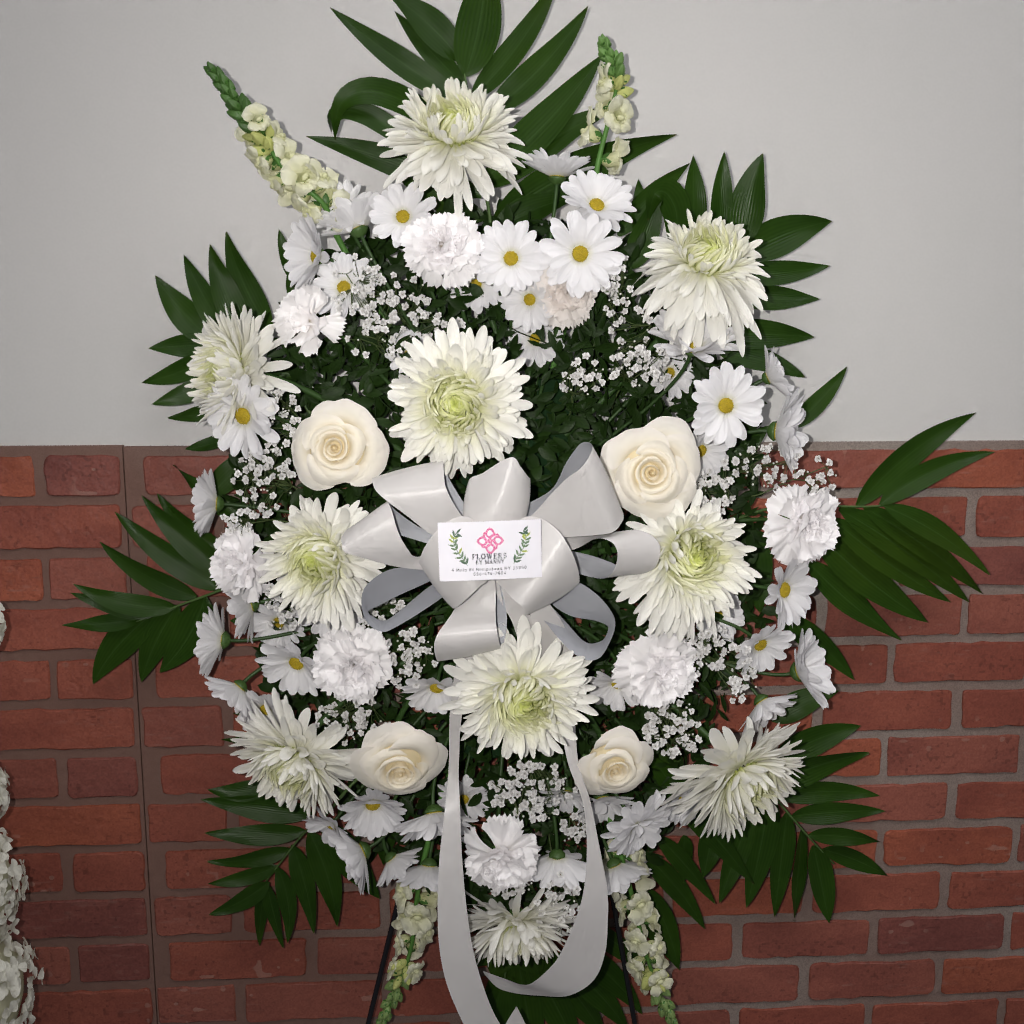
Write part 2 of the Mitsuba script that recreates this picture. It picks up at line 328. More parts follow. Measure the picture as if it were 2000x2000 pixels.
# ---------------------------------------------------------------- chrysanthemums
def chrysanthemum(px, py, h, rpx, axis, label, droop=0.0, open_=0.0, stem=None, spin=0.0, n=420, green=1.0, dome=1.0):
    key = thing('chrysanthemum', label, 'chrysanthemum', 'large white chrysanthemums in the spray')
    C = W(px, py, h); s = scale_at(C); Rr = rpx * s; M = frame(axis, spin)
    g = np.random.default_rng(int(px * 7 + py))
    W_, OUT, MID = (0.87, 0.86, 0.815), (0.86, 0.85, 0.755), (0.80, 0.80, 0.60)
    GR = (0.64, 0.69, 0.25)
    core = []
    total = n
    for i in range(total):
        f = i / (total - 1)
        az = i * 2.39996 + g.normal() * (0.26 if f < .3 else .12)
        if f < 0.30:
            q = f / 0.30
            L = Rr * (0.88 - 0.16 * q) * g.uniform(0.72, 1.13)
            e0 = -16 + 26 * q - 10 * open_ + g.normal() * 11; e1 = e0 + g.uniform(-34, 30) - 6 * open_
            if g.uniform() < .12: e1 += g.uniform(20, 45)
            r0, h0 = 0.14 * Rr, Rr * (-0.04 + 0.10 * q); w = Rr * g.uniform(0.054, 0.090); cup, tip, base, pt = g.uniform(0.05, 0.5), g.uniform(.18, .32), 0.5, .5
            col = [(0, MID), (0.3, OUT), (0.6, W_), (1, W_)]
        elif f < 0.50:
            q = (f - 0.30) / 0.20
            L = Rr * (0.72 - 0.20 * q) * g.uniform(0.85, 1.12)
            e0 = 14 + 30 * q + g.normal() * 7; e1 = e0 + 4 + 52 * q * dome + g.normal() * 12
            r0, h0 = Rr * (0.18 + 0.10 * q), Rr * (0.06 + 0.05 * q); w = Rr * (g.uniform(0.042, 0.062) - 0.010 * q); cup, tip, base, pt = 0.5, 0.24, 0.5, .5
            col = [(0, GR), (0.3, MID), (0.6, OUT), (1, W_)]
        else:
            q = (f - 0.50) / 0.50
            L = Rr * (0.46 - 0.24 * q) * g.uniform(0.85, 1.15)
            e0 = 56 + 24 * q + g.normal() * 7; e1 = e0 + (62 + 34 * q) * dome + g.normal() * 14
            r0, h0 = Rr * (0.36 - 0.34 * q ** 0.8), Rr * (0.09 + 0.03 * q); w = Rr * (0.030 - 0.012 * q); cup, tip, base, pt = 0.9, 0.34, 0.7, .6
            gq = float(green * np.clip(0.05 + 1.35 * q, 0, 1))
            tipc = tuple(np.array(OUT) * (1 - gq) + np.array((0.71, 0.74, 0.28)) * gq)
            midc = tuple(np.array(MID) * (1 - gq) + np.array((0.57, 0.65, 0.13)) * gq)
            col = [(0, (0.34, 0.45, 0.06)), (0.35, midc), (1, tipc)]
        V, F, t, ss = petal(L, w, e0, e1, az, r0, h0, cup, 0.12, tip, base, tw=g.normal() * 0.25, side=g.normal() * 0.07 + (0.30 if f > .5 else 0.0), point=pt, nt=11, ns=7 if f < .30 else 5 if f < .6 else 4)
        P = V @ M + C
        if droop and f < 0.6:
            P[:, 2] -= droop * Rr * (t ** 2) * (1 - f / 0.6) * g.uniform(0.6, 1.3)
        cc = tocol(t, col) * g.uniform(0.93, 1.03)
        if f < 0.62:
            part(key, 'petal', (P, F), 'petal_material', color=cc)
        else:
            core.append((P, F, cc))
    V, F, cc = join(core)
    k = part(key, 'centre', (V, F), 'petal_material', color=cc)
    labels[k] = {'label': 'tight green-tinged florets at the centre', 'kind': 'stuff'}
    calyx(key, C - 0.02 * Rr * M[2], M, 0.16 * Rr, 0.16 * Rr)
    stem_to_foam(key, C - 0.15 * Rr * M[2], M[2], 0.0032, 0.07, px=px, py=py, tgt=stem)

chrysanthemum(886, 272, 0.135, 146, (-0.02, 0.76, 0.65), 'topmost white chrysanthemum, facing up, in front of the tall palm frond', droop=0.12, open_=0.2, stem=(985, 700, .07), dome=1.1)
chrysanthemum(1374, 520, 0.15, 140, (0.12, 0.72, 0.68), 'white chrysanthemum at the upper right, with long drooping lower petals', droop=0.34, open_=0.3, dome=1.1)
chrysanthemum(470, 728, 0.140, 140, (-0.82, 0.12, 0.52), 'cream chrysanthemum at the upper left edge, turned to the left, behind a daisy', open_=-0.6, droop=0.0)
chrysanthemum(893, 788, 0.215, 152, (-0.12, 0.02, 1.0), 'big white chrysanthemum directly above the ribbon bow, green at its centre', open_=0.3)
chrysanthemum(630, 1088, 0.195, 134, (-0.38, 0.0, 0.92), 'white chrysanthemum to the left of the bow, below the upper left rose', droop=0.12)
chrysanthemum(1338, 1084, 0.200, 146, (0.25, 0.05, 0.96), 'white chrysanthemum to the right of the bow, below the upper right rose', droop=0.22)
chrysanthemum(1018, 1352, 0.225, 150, (0.0, -0.22, 0.98), 'big white chrysanthemum directly below the bow, between the two ribbon tails')
chrysanthemum(584, 1472, 0.165, 140, (-0.42, -0.58, 0.70), 'cream chrysanthemum at the lower left, facing down, left of the lower left rose', droop=0.0, open_=-0.3)
chrysanthemum(1440, 1504, 0.165, 150, (0.44, -0.56, 0.70), 'cream chrysanthemum at the lower right in front of the palm frond on the bricks', droop=0.1)
chrysanthemum(1010, 1796, 0.140, 126, (0.0, -0.86, 0.50), 'lowest white chrysanthemum, hanging face down between the ribbon tails', droop=0.15, open_=0.3, stem=(1005, 1500, .07))

# ---------------------------------------------------------------- daisies
def daisy(px, py, h, rpx, axis, label, cone=0.0, double=False, disc=True, stem=None, spin=None, n=21):
    key = thing('daisy', label, 'daisy', 'white daisies in the spray')
    g = np.random.default_rng(int(px * 3 + py * 11))
    C = W(px, py, h); s = scale_at(C); Rr = rpx * s; M = frame(axis, g.uniform(0, 6) if spin is None else spin)
    layers = [(n, 0.84, 4.0, 0.0), (n // 2 + 2, 0.74, 17.0, 0.5)]
    if double: layers = [(n, 0.88, -6.0, 0), (n - 2, 0.82, 8.0, .5), (n - 6, 0.7, 26.0, .2), (n - 11, 0.5, 46.0, .7)]
    for m, Lf, el, ph in layers:
        for i in range(m):
            az = (i + ph) * 2 * math.pi / m + g.normal() * 0.10
            e0 = el + cone + g.normal() * 5; e1 = e0 - 10 + cone * 0.35 + g.normal() * 9
            V, F, t, ss = petal(Rr * Lf * g.uniform(0.9, 1.07), Rr * g.uniform(0.125, 0.155), e0, e1, az, 0.17 * Rr, 0.0, g.uniform(0.1, 0.4), 0.16, 0.30, 0.42,
                                tw=g.normal() * 0.25, side=g.normal() * 0.05, ns=7, nt=8, notch=0.02, point=0.5)
            cc = tocol(t, [(0, (0.70, 0.74, 0.56)), (0.16, (0.83, 0.84, 0.83)), (1, (0.85, 0.85, 0.865))]) * g.uniform(0.95, 1.02)
            part(key, 'petal', (V @ M + C, F), 'petal_material', color=cc)
    if disc and not double:
        dv, df = [], []
        core = trimesh.creation.uv_sphere(1.0, count=[10, 20]); cv = np.asarray(core.vertices) * [0.185, 0.185, 0.105] * Rr + [0, 0, 0.02 * Rr]
        dv.append((cv, np.asarray(core.faces)))
        for i in range(70):
            q = math.sqrt((i + 0.5) / 70); az = i * 2.39996; rr = 0.183 * Rr * q
            z = 0.02 * Rr + 0.105 * Rr * math.sqrt(max(0, 1 - (q * 0.985) ** 2))
            b = trimesh.creation.icosphere(subdivisions=0, radius=1.0)
            dv.append((np.asarray(b.vertices) * [0.021 * Rr, 0.021 * Rr, 0.026 * Rr] + [rr * math.cos(az), rr * math.sin(az), z], np.asarray(b.faces)))
        V, F, _ = join(dv)
        part(key, 'disc', (V @ M + C, F), 'disc_material')
    calyx(key, C - 0.02 * Rr * M[2], M, 0.20 * Rr, 0.17 * Rr)
    stem_to_foam(key, C - 0.16 * Rr * M[2], M[2], 0.0019, 0.045, px=px, py=py, tgt=stem)

for a in [
    (787, 424, .145, 66, (-.1, .35, .92), 'daisy with yellow centre left of the top carnation, a petal folded over its disc'),
    (700, 448, .125, 70, (-.35, .78, -.22), 'daisy seen from the side, to the left of the one with the folded petal'),
    (620, 500, .125, 68, (-.78, .12, .55), 'daisy turned to the left at the upper left edge, below the tall left snapdragon'),
    (672, 562, .120, 66, (-.2, .3, .9), "daisy half hidden behind a veil of baby's breath at the upper left"),
    (998, 505, .160, 70, (-.05, .15, 1), 'daisy with yellow disc, left of the two facing the viewer in the top row'),
    (1133, 496, .170, 78, (0, .08, 1), 'largest daisy facing the viewer, with round yellow disc, top centre right'),
    (1165, 402, .135, 74, (.18, .62, .75), 'daisy tilted up at the top right, above the largest daisy'),
    (1088, 345, .105, 66, (.05, .94, -.02), 'highest daisy, seen edge-on on its stem beside the top chrysanthemum'),
    (1035, 585, .140, 58, (-.35, -.1, .9), 'daisy with yellow disc peeping out left of the pinkish carnation'),
    (1045, 662, .100, 54, (-.1, .1, 1), 'shaded daisy deep in the spray beneath the pinkish carnation'),
    (930, 556, .100, 54, (-.1, .2, 1), 'shaded daisy behind and below the top carnation'),
    (1352, 678, .150, 78, (.02, .80, .58), 'daisy opening upwards under the upper right chrysanthemum'),
    (1417, 792, .175, 76, (.1, .05, 1), 'daisy with round yellow disc above right of the upper right rose'),
    (1500, 738, .125, 52, (.80, .42, .30), 'small daisy turned away to the right against the white wall'),
    (1516, 842, .135, 76, (.86, -.02, .42), 'daisy turned to the right at the right edge, beside the wall boundary'),
    (1368, 880, .135, 60, (.45, -.25, .80), 'daisy mostly hidden behind the upper right rose'),
    (1308, 728, .110, 50, (.35, .15, .9), "daisy behind a clump of baby's breath on the right of the centre"),
    (1530, 1152, .145, 74, (.62, .05, .76), 'daisy with yellow disc at the right edge, below the right carnation'),
    (1484, 1258, .145, 66, (.35, -.42, .80), 'daisy tilted down at the right, with folded upper petals'),
    (1560, 1312, .125, 74, (.72, .35, .42), 'daisy at the far lower right edge, turned away over the bricks'),
    (1488, 1370, .120, 62, (.40, -.62, .45), 'daisy hanging just above the lower right chrysanthemum'),
    (1206, 1335, .150, 58, (-.25, -.55, .72), 'daisy peeping out left of the right lower carnation'),
    (476, 812, .165, 82, (-.45, -.12, .88), 'daisy with orange-yellow disc in front of the left-turned chrysanthemum'),
    (424, 984, .110, 62, (-.95, .08, .06), 'daisy seen edge-on at the left edge over the bricks'),
    (492, 1180, .120, 62, (-.80, -.15, .12), 'daisy turned away to the left, just under the left carnation'),
    (436, 1250, .120, 64, (-.86, .06, -.10), 'leftmost low daisy, showing its green calyx and back'),
    (468, 1342, .120, 60, (-.58, -.62, .30), 'daisy at the lower left above the cream chrysanthemum, facing down'),
    (580, 1294, .160, 74, (-.35, -.48, .80), 'daisy left of the lower left carnation, hanging face down'),
    (645, 1186, .140, 70, (-.1, -.45, .88), 'daisy tucked below the chrysanthemum left of the bow'),
    (853, 1342, .165, 66, (-.12, -.62, .72), 'daisy between the lower left carnation and the big lower chrysanthemum'),
    (728, 1570, .135, 62, (.05, -.30, .55), 'daisy under the lower left rose, on its left'),
    (848, 1588, .160, 74, (.10, -.72, .40), 'daisy under the lower left rose, beside the left ribbon tail'),
    (708, 1662, .125, 72, (-.80, -.30, .28), 'daisy at the lower left, turned to the left over the easel leg'),
    (764, 1676, .105, 52, (.55, -.72, .12), 'small daisy behind the low left one, by the easel leg'),
    (838, 1690, .115, 62, (-.10, -.88, .28), 'daisy hanging over the lower left snapdragon'),
    (1088, 1672, .130, 62, (0, -.98, .02), 'daisy hanging upside down right of the bottom carnation'),
    (1108, 1548, .130, 58, (-.05, -.70, .60), "daisy behind the right ribbon tail under the baby's breath"),
    (1200, 1690, .115, 62, (.35, -.80, .25), 'daisy hanging behind the right ribbon tail, above the right snapdragon'),
    (672, 416, .115, 60, (-.15, .55, .75), 'daisy tucked behind the side-on one at the base of the tall left snapdragon'),
    (1176, 1560, .120, 60, (.15, -.65, .55), 'daisy hanging just under the smallest rose'),
    (545, 1215, .105, 56, (-.3, -.3, .8), 'shaded daisy deep between the left carnation and the lower left one'),
    (520, 1385, .110, 58, (-.3, -.35, .8), 'daisy peeping out behind the low left one, above the lower left chrysanthemum'),
    (648, 1610, .115, 56, (-.5, -.45, .6), 'shaded daisy behind the lower left rose and frond stem'),
    (905, 1560, .105, 54, (.0, -.3, .95), 'shaded daisy behind the left ribbon tail, above the bottom carnation'),
    (1400, 1200, .105, 54, (.3, .1, .9), 'shaded daisy deep between the right chrysanthemum and the right edge daisies'),
    (1330, 1560, .105, 58, (.3, -.4, .8), 'shaded daisy behind the lower right chrysanthemum'),
    (800, 690, .115, 46, (-.2, .2, .9), 'shaded daisy peeping out behind the big chrysanthemum above the bow'),
]:
    side = a[4][2] < .6
    daisy(a[0], a[1], a[2], a[3] * (1.20 if side else 1.07), a[4], a[5], cone=(26 if side else 8 if a[4][2] > .85 else 16), n=25 if side else 21)
daisy(1246, 1612, .150, 78, (.42, -.40, .62), 'many-petalled white daisy below the lower right rose', double=True)

# ---------------------------------------------------------------- carnations
def carnation(px, py, h, rpx, axis, label, tint=(0.92, 0.91, 0.91), n=46, loose=0.0):
    key = thing('carnation', label, 'carnation', 'white carnations in the spray')
    g = np.random.default_rng(int(px + py * 5))
    C = W(px, py, h); s = scale_at(C); Rr = rpx * s; M = frame(axis, g.uniform(0, 6))
    for i in range(n):
        f = i / (n - 1)
        az = i * 2.39996 + g.normal() * 0.3
        if f < 0.28: el, L = g.uniform(-12, 12) + 8 * loose, Rr * g.uniform(0.90, 1.05)
        elif f < 0.6: el, L = g.uniform(25, 48), Rr * g.uniform(0.74, 0.92)
        else: el, L = g.uniform(52, 88), Rr * g.uniform(0.48, 0.72)
        nt, ns = 7, 17
        t = np.linspace(0, 1, nt)[:, None]; sv = np.linspace(-1, 1, ns)[None]
        half = (g.uniform(0.40, 0.52) if f < 0.6 else g.uniform(0.30, 0.42)) * Rr
        wid = half * sv * (0.12 + 0.88 * t ** 1.15)
        edge = 1 - 0.20 * sv ** 2 + (0.035 * np.where(np.arange(ns) % 2, 1, -1) + 0.03 * g.normal(size=ns))[None]
        k1, p1, k2, p2 = g.uniform(3.2, 5.2), g.uniform(0, 6), g.uniform(7, 10), g.uniform(0, 6)
        ruff = Rr * t ** 1.8 * (0.070 * np.sin(k1 * sv + p1) + 0.035 * np.sin(k2 * sv + p2))
        bend = np.radians(el + g.uniform(-25, 18) * t * t * (1 if f < .6 else 1.4))
        ll = L * t * (1 + (edge - 1) * t ** 2)
        r = 0.03 * Rr + ll * np.cos(bend) - ruff * np.sin(bend)
        z = (0.02 + 0.10 * f) * Rr + ll * np.sin(bend) + ruff * np.cos(bend)
        wid = np.broadcast_to(wid, r.shape)
        ca, sa = math.cos(az), math.sin(az)
        V = np.stack([r * ca - wid * sa, r * sa + wid * ca, z], -1).reshape(-1, 3)
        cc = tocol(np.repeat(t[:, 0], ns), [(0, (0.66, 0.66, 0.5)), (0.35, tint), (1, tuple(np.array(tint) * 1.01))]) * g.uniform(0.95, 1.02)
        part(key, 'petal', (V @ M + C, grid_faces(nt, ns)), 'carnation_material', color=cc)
    v, f_ = tube([C - M[2] * Rr * 0.75, C - M[2] * Rr * 0.3, C], [0.10 * Rr, 0.17 * Rr, 0.2 * Rr], 10)
    part(key, 'calyx', (v, f_), 'green_material', color=np.tile([0.06, 0.13, 0.03], (len(v), 1)))
    stem_to_foam(key, C - 0.7 * Rr * M[2], M[2], 0.0022, 0.05, px=px, py=py)

carnation(866, 482, .165, 80, (-.12, .25, .95), 'white carnation in the top row, left of the daisies facing the viewer')
carnation(1102, 566, .140, 72, (.1, -.05, 1), 'pale pinkish carnation below the largest daisy', tint=(0.875, 0.835, 0.80))
carnation(604, 628, .165, 72, (-.35, .10, .92), 'loose open carnation at the upper left, above the left rose', n=18, loose=2, tint=(0.92, 0.905, 0.90))
carnation(484, 1096, .150, 76, (-.68, .05, .72), 'ruffled carnation at the left edge, below the edge-on daisy')
carnation(690, 1296, .185, 80, (-.12, -.15, .97), 'round full carnation below the bow on the left', n=54)
carnation(1282, 1304, .180, 80, (.10, -.1, 1), 'round full carnation below the bow on the right', n=50)
carnation(1560, 1022, .150, 84, (.45, .05, .9), 'carnation at the far right edge in front of the palm frond')
carnation(978, 1668, .175, 78, (0, -.28, .95), 'carnation at the bottom between the ribbon tails')

# ---------------------------------------------------------------- roses
def rose(px, py, h, rpx, axis, label, spin=0.0, tint=(0.88, 0.85, 0.775), heart=(0.88, 0.81, 0.675), squash=1.0):
    key = thing('rose', label, 'rose', 'cream roses around the bow')
    g = np.random.default_rng(int(px + py))
    C = W(px, py, h); s = scale_at(C); Rr = rpx * s; M = frame(axis, spin)
    nt, ns = 16, 21
    tv = np.linspace(0, 1, nt)[:, None]; sv = np.linspace(-1, 1, ns)[None]
    dome = lambda r: Rr * (0.34 - 0.40 * (r / Rr) ** 2.3)
    rims = [.045, .085, .125, .165, .205, .25, .30, .36, .43, .47, .56, .60, .69, .73, .84, .87, .90, .97, .99, 1.0]
    halfs = [150, 130, 115, 105, 100, 92, 86, 80, 76, 72, 66, 66, 62, 62, 58, 58, 56, 54, 54, 54]
    n = len(rims)
    for i in range(n):
        f = i / (n - 1); rr = rims[i] * g.uniform(.97, 1.03); rho = Rr * rr
        az = i * 2.3 + g.normal() * 0.25
        half = np.radians(halfs[i] * g.uniform(.93, 1.07))
        zr = float(dome(rho)) + Rr * (0.03 * g.normal() if f > .3 else 0); D = Rr * (0.20 + 0.42 * f)
        k = np.clip((rr - .15) / .5, 0, 1)                    # how far the rim lies open
        edge = 1 - (0.16 + .12 * k) * np.abs(sv) ** 3.2 + 0.012 * np.sin(6 * sv + g.uniform(0, 6)) + 0.008 * np.sin(15 * sv + g.uniform(0, 6))
        t = tv * edge
        rad = rho * (0.62 - 0.14 * k + (0.38 + 0.14 * k) * t ** (1.2 + 1.0 * k)) * (1 + (0.13 - .08 * k) * sv + 0.05 * k * np.sin(sv * 2.2 + g.uniform(0, 6)))
        z = zr - D + D * np.sin(np.clip(t * (1.0 + 0.34 * k), 0, 1.36) * np.pi / 2)
        curl = k * g.uniform(.2, 1.0)
        x = np.clip((t - .80) / .20, 0, 1)
        z = z - curl * Rr * 0.07 * x ** 2 + Rr * 0.030 * k * np.sin(sv * 3.5 + g.uniform(0, 6)) * t ** 2 - Rr * 0.045 * sv * g.choice([-1, 1]) * t * k
        rad = rad + Rr * 0.016 * np.sin(sv * 5 + g.uniform(0, 6)) * t ** 3 * (.3 + k)
        th = az + half * sv * (0.55 + 0.45 * np.clip(t * 1.5, 0, 1))
        lean = g.uniform(.04, .14) * (1 if .12 < rr < .85 else .3)
        rad = rad * (1 + lean * np.cos(th - g.uniform(0, 6.28)) * t)
        pleat = Rr * 0.006 * np.sin(th * 23 + g.uniform(0, 6)) * t ** 2
        V = np.stack([rad * np.cos(th), rad * np.sin(th), z + pleat], -1).reshape(-1, 3)
        tt = np.broadcast_to(tv, (nt, ns)).ravel()
        inner = np.array(heart); outer = np.array(tint)
        q = np.clip(rr * 1.3, 0, 1); cb = inner * (1 - q) + outer * q
        cc = tocol(tt, [(0, tuple(cb * [1, .96, .80])), (0.5, tuple(cb * [1, .98, .92])), (1, tuple(np.minimum(cb * 1.02, .88)))]) * g.uniform(0.97, 1.02)
        part(key, 'petal', (V @ M + C, grid_faces(nt, ns)), 'rose_material', color=cc)
    v, f_ = ellipsoid(np.array([0, 0, -.20 * Rr]), np.diag([.56 * Rr, .56 * Rr, .30 * Rr]), 10)
    v2, f2 = ellipsoid(np.array([0, 0, .05 * Rr]), np.diag([.055 * Rr, .055 * Rr, .30 * Rr]), 8)
    v, f_, _ = join([(v, f_), (v2, f2)])
    part(key, 'heart', (v @ M + C, f_), 'rose_material', color=np.tile(np.array(heart) * [.97, .93, .75], (len(v), 1)))
    v, f_ = tube([C - M[2] * Rr * 0.85, C - M[2] * Rr * 0.62, C - M[2] * Rr * .45], [0.12 * Rr, 0.22 * Rr, 0.3 * Rr], 10)
    part(key, 'calyx', (v, f_), 'green_material', color=np.tile([0.05, 0.11, 0.03], (len(v), 1)))
    stem_to_foam(key, C - 0.8 * Rr * M[2], M[2], 0.003, 0.05, px=px, py=py)

rose(657, 874, .195, 104, (-.05, .08, 1), 'cream rose above left of the bow, with ivory-yellow outer petals')
rose(1270, 922, .200, 108, (-.05, .06, 1), 'cream rose above right of the bow, with a peach-tinted open centre', spin=1.3)
rose(780, 1492, .190, 102, (.10, -.38, .92), 'cream rose below the bow on the left, tipped down with a tall back petal', spin=2.1)
rose(1198, 1494, .190, 84, (.12, -.25, .95), 'smallest cream rose, below the bow on the right', spin=0.4)

# ---------------------------------------------------------------- snapdragons
CREAM, CREAM2 = (0.76, 0.76, 0.52), (0.80, 0.80, 0.66)
def basis(d, roll=0.0):
    z = nrm(d); x = nrm(np.cross([0.13, 0.21, 0.97], z)); y = np.cross(z, x)
    c, s = math.cos(roll), math.sin(roll)
    return np.array([c * x + s * y, -s * x + c * y, z])

def snap_floret(C, d, up, size, g):
    """Two-lipped floret: a pouched tube, two upper lobes, three lower lobes, a bulging palate."""
    z = nrm(d); y = nrm(up - np.dot(up, z) * z); x = np.cross(y, z); M = np.array([x, y, z])
    parts = []
    t = np.linspace(0, 1, 6)
    rad = np.array([0.12, 0.22, 0.26, 0.25, 0.27, 0.30]) * size
    v, f = tube(np.stack([t * 0, -0.03 * size * np.sin(t * 3), t * 0.62 * size], 1), rad, 10, cap=False)
    parts.append((v @ M + C, f, tocol(np.repeat(t, 10), [(0, (0.55, 0.64, 0.26)), (1, CREAM)])))
    lobes = [(90 - 34, .66, .46, 58, -15), (90 + 34, .66, .46, 58, -15), (270, .50, .32, 25, -75), (270 - 56, .54, .34, 20, -70), (270 + 56, .54, .34, 20, -70)]
    for az, L, w, e0, e1 in lobes:
        V, F, tt, ss = petal(L * size * g.uniform(.9, 1.1), w * size, e0 + g.normal() * 10, e1 + g.normal() * 14, math.radians(az), 0.20 * size, 0.56 * size, -0.30, 0.16, 0.45, 0.75, tw=g.normal() * .3, ns=7, nt=7, notch=.04, point=.45)
        V = V + g.normal(size=V.shape) * 0.016 * size
        V[:, 2] += 0.075 * size * tt ** 2 * np.sin(ss * 4.5 + g.uniform(0, 6))
        parts.append((V @ M + C, F, tocol(tt, [(0, CREAM), (1, CREAM2)])))
    v, f = ellipsoid(np.array([0, -0.10, 0.66]) * size, np.diag([0.17, 0.10, 0.11]) * size, 7)
    parts.append((v @ M + C, f, np.tile([0.77, 0.76, 0.50], (len(v), 1))))
    return join(parts)

def snap_calyx(C, d, size, g, n=5):
    M = basis(d); parts = []
    for i in range(n):
        V, F, t, s = petal(size * .42, size * .13, 35, 75, i * 2 * math.pi / n + g.normal() * .2, .06 * size, -.05 * size, .3, 0, .6, .8, ns=3, nt=5, point=.9)
        parts.append((V @ M + C, F, np.tile(np.array([0.05, 0.13, 0.025]) * g.uniform(.8, 1.2), (len(V), 1))))
    return join(parts)

def snapdragon(P, label, florets, buds, fsize, flower_range, bud_range, green=1.0, tipcol=(0.05, 0.115, 0.03)):
    """P: pixel points (px, py, h) of the stem from base to tip."""
    key = thing('snapdragon', label, 'snapdragon', 'cream snapdragon spikes')
    g = np.random.default_rng(int(P[0][0] + P[-1][1]))
    pts = crom([W(*p) for p in P], 40)
    v, f = tube(pts, np.linspace(0.0034, 0.0014, 40), 8)
    part(key, 'stem', (v, f), 'green_material', color=np.tile([0.075, 0.19, 0.03], (len(v), 1)))
    tang = np.gradient(pts, axis=0); tang /= np.linalg.norm(tang, axis=1, keepdims=True)
    def at(q):
        i = min(39, max(0, int(q * 39))); return pts[i], tang[i]
    toward = np.array([0, -1.0, 0])
    for i in range(florets):
        q = flower_range[0] + (flower_range[1] - flower_range[0]) * (i + g.uniform(-.3, .3)) / max(1, florets - 1)
        c, tg = at(q); M = basis(tg, i * 2.4 + g.normal() * .3)
        d = nrm(M[0] + 0.30 * tg + 0.12 * toward)
        sz = fsize * (1.0 - 0.25 * i / florets) * g.uniform(.9, 1.1)
        V, F, cc = snap_floret(c + M[0] * .003, d, tg, sz, g)
        k = part(key, 'floret', (V, F), 'petal_material', color=cc * g.uniform(.92, 1.03))
        V, F, cc = snap_calyx(c + M[0] * .003, d, sz * 1.0, g)
        put(k + '__calyx', (V, F), 'green_material', color=cc)
    for i in range(buds):
        u = i / max(1, buds - 1)
        q = bud_range[0] + (bud_range[1] - bud_range[0]) * u
        c, tg = at(q); M = basis(tg, i * 2.4)
        d = nrm(M[0] * (1.0 - 0.6 * u) + (0.55 + .8 * u) * tg)
        sz = fsize * (0.44 - 0.18 * u) * g.uniform(.9, 1.1)
        B = basis(d)
        o = c + M[0] * (.0035 * (1 - .5 * u)) + d * sz * .55
        v, f = ellipsoid(np.zeros(3), np.eye(3), 9)
        v[:, :2] *= (1 - .45 * np.clip(v[:, 2:], 0, 1) ** 1.5) * (1 + .08 * np.sin(5 * np.arctan2(v[:, 1:2], v[:, :1])))
        v = o + (v * [.44, .44, .85]) @ (B * sz)
        bc = np.array([0.62, 0.66, 0.24]) * (1 - u) + np.array(tipcol) * u if u < .22 else np.array(tipcol) * g.uniform(.85, 1.2)
        k = part(key, 'bud', (v, f), 'petal_material' if u < .22 else 'green_material', color=np.tile(bc, (len(v), 1)))
        V, F, cc = snap_calyx(c + M[0] * .003, d, sz * 1.7, g)
        put(k + '__calyx', (V, F), 'green_material', color=cc)

snapdragon([(800, 700, .07), (668, 480, .10), (632, 400, .125), (560, 335, .13), (488, 235, .13), (408, 128, .13)], 'tall snapdragon spike leaning left against the white wall', 14, 36, .0265, (.36, .78), (.70, .998))
snapdragon([(1080, 720, .07), (1160, 420, .09), (1166, 330, .105), (1190, 230, .11), (1205, 150, .11), (1174, 78, .115)], 'snapdragon spike with few open florets beside the tall frond at the top right', 5, 20, .025, (.46, .76), (.74, .998), tipcol=(.10, .20, .06))
snapdragon([(900, 1450, .08), (838, 1640, .105), (815, 1750, .10), (803, 1850, .095), (775, 1930, .09), (742, 2005, .085)], 'hanging snapdragon spike beside the left easel leg', 9, 26, .025, (.36, .72), (.68, .998), tipcol=(.16, .24, .05))
snapdragon([(1130, 1450, .08), (1190, 1600, .11), (1228, 1725, .11), (1258, 1850, .10), (1285, 1930, .095), (1316, 2010, .09)], 'hanging snapdragon spike at the lower right of the ribbon tails', 14, 26, .027, (.30, .76), (.72, .998), tipcol=(.16, .24, .05))

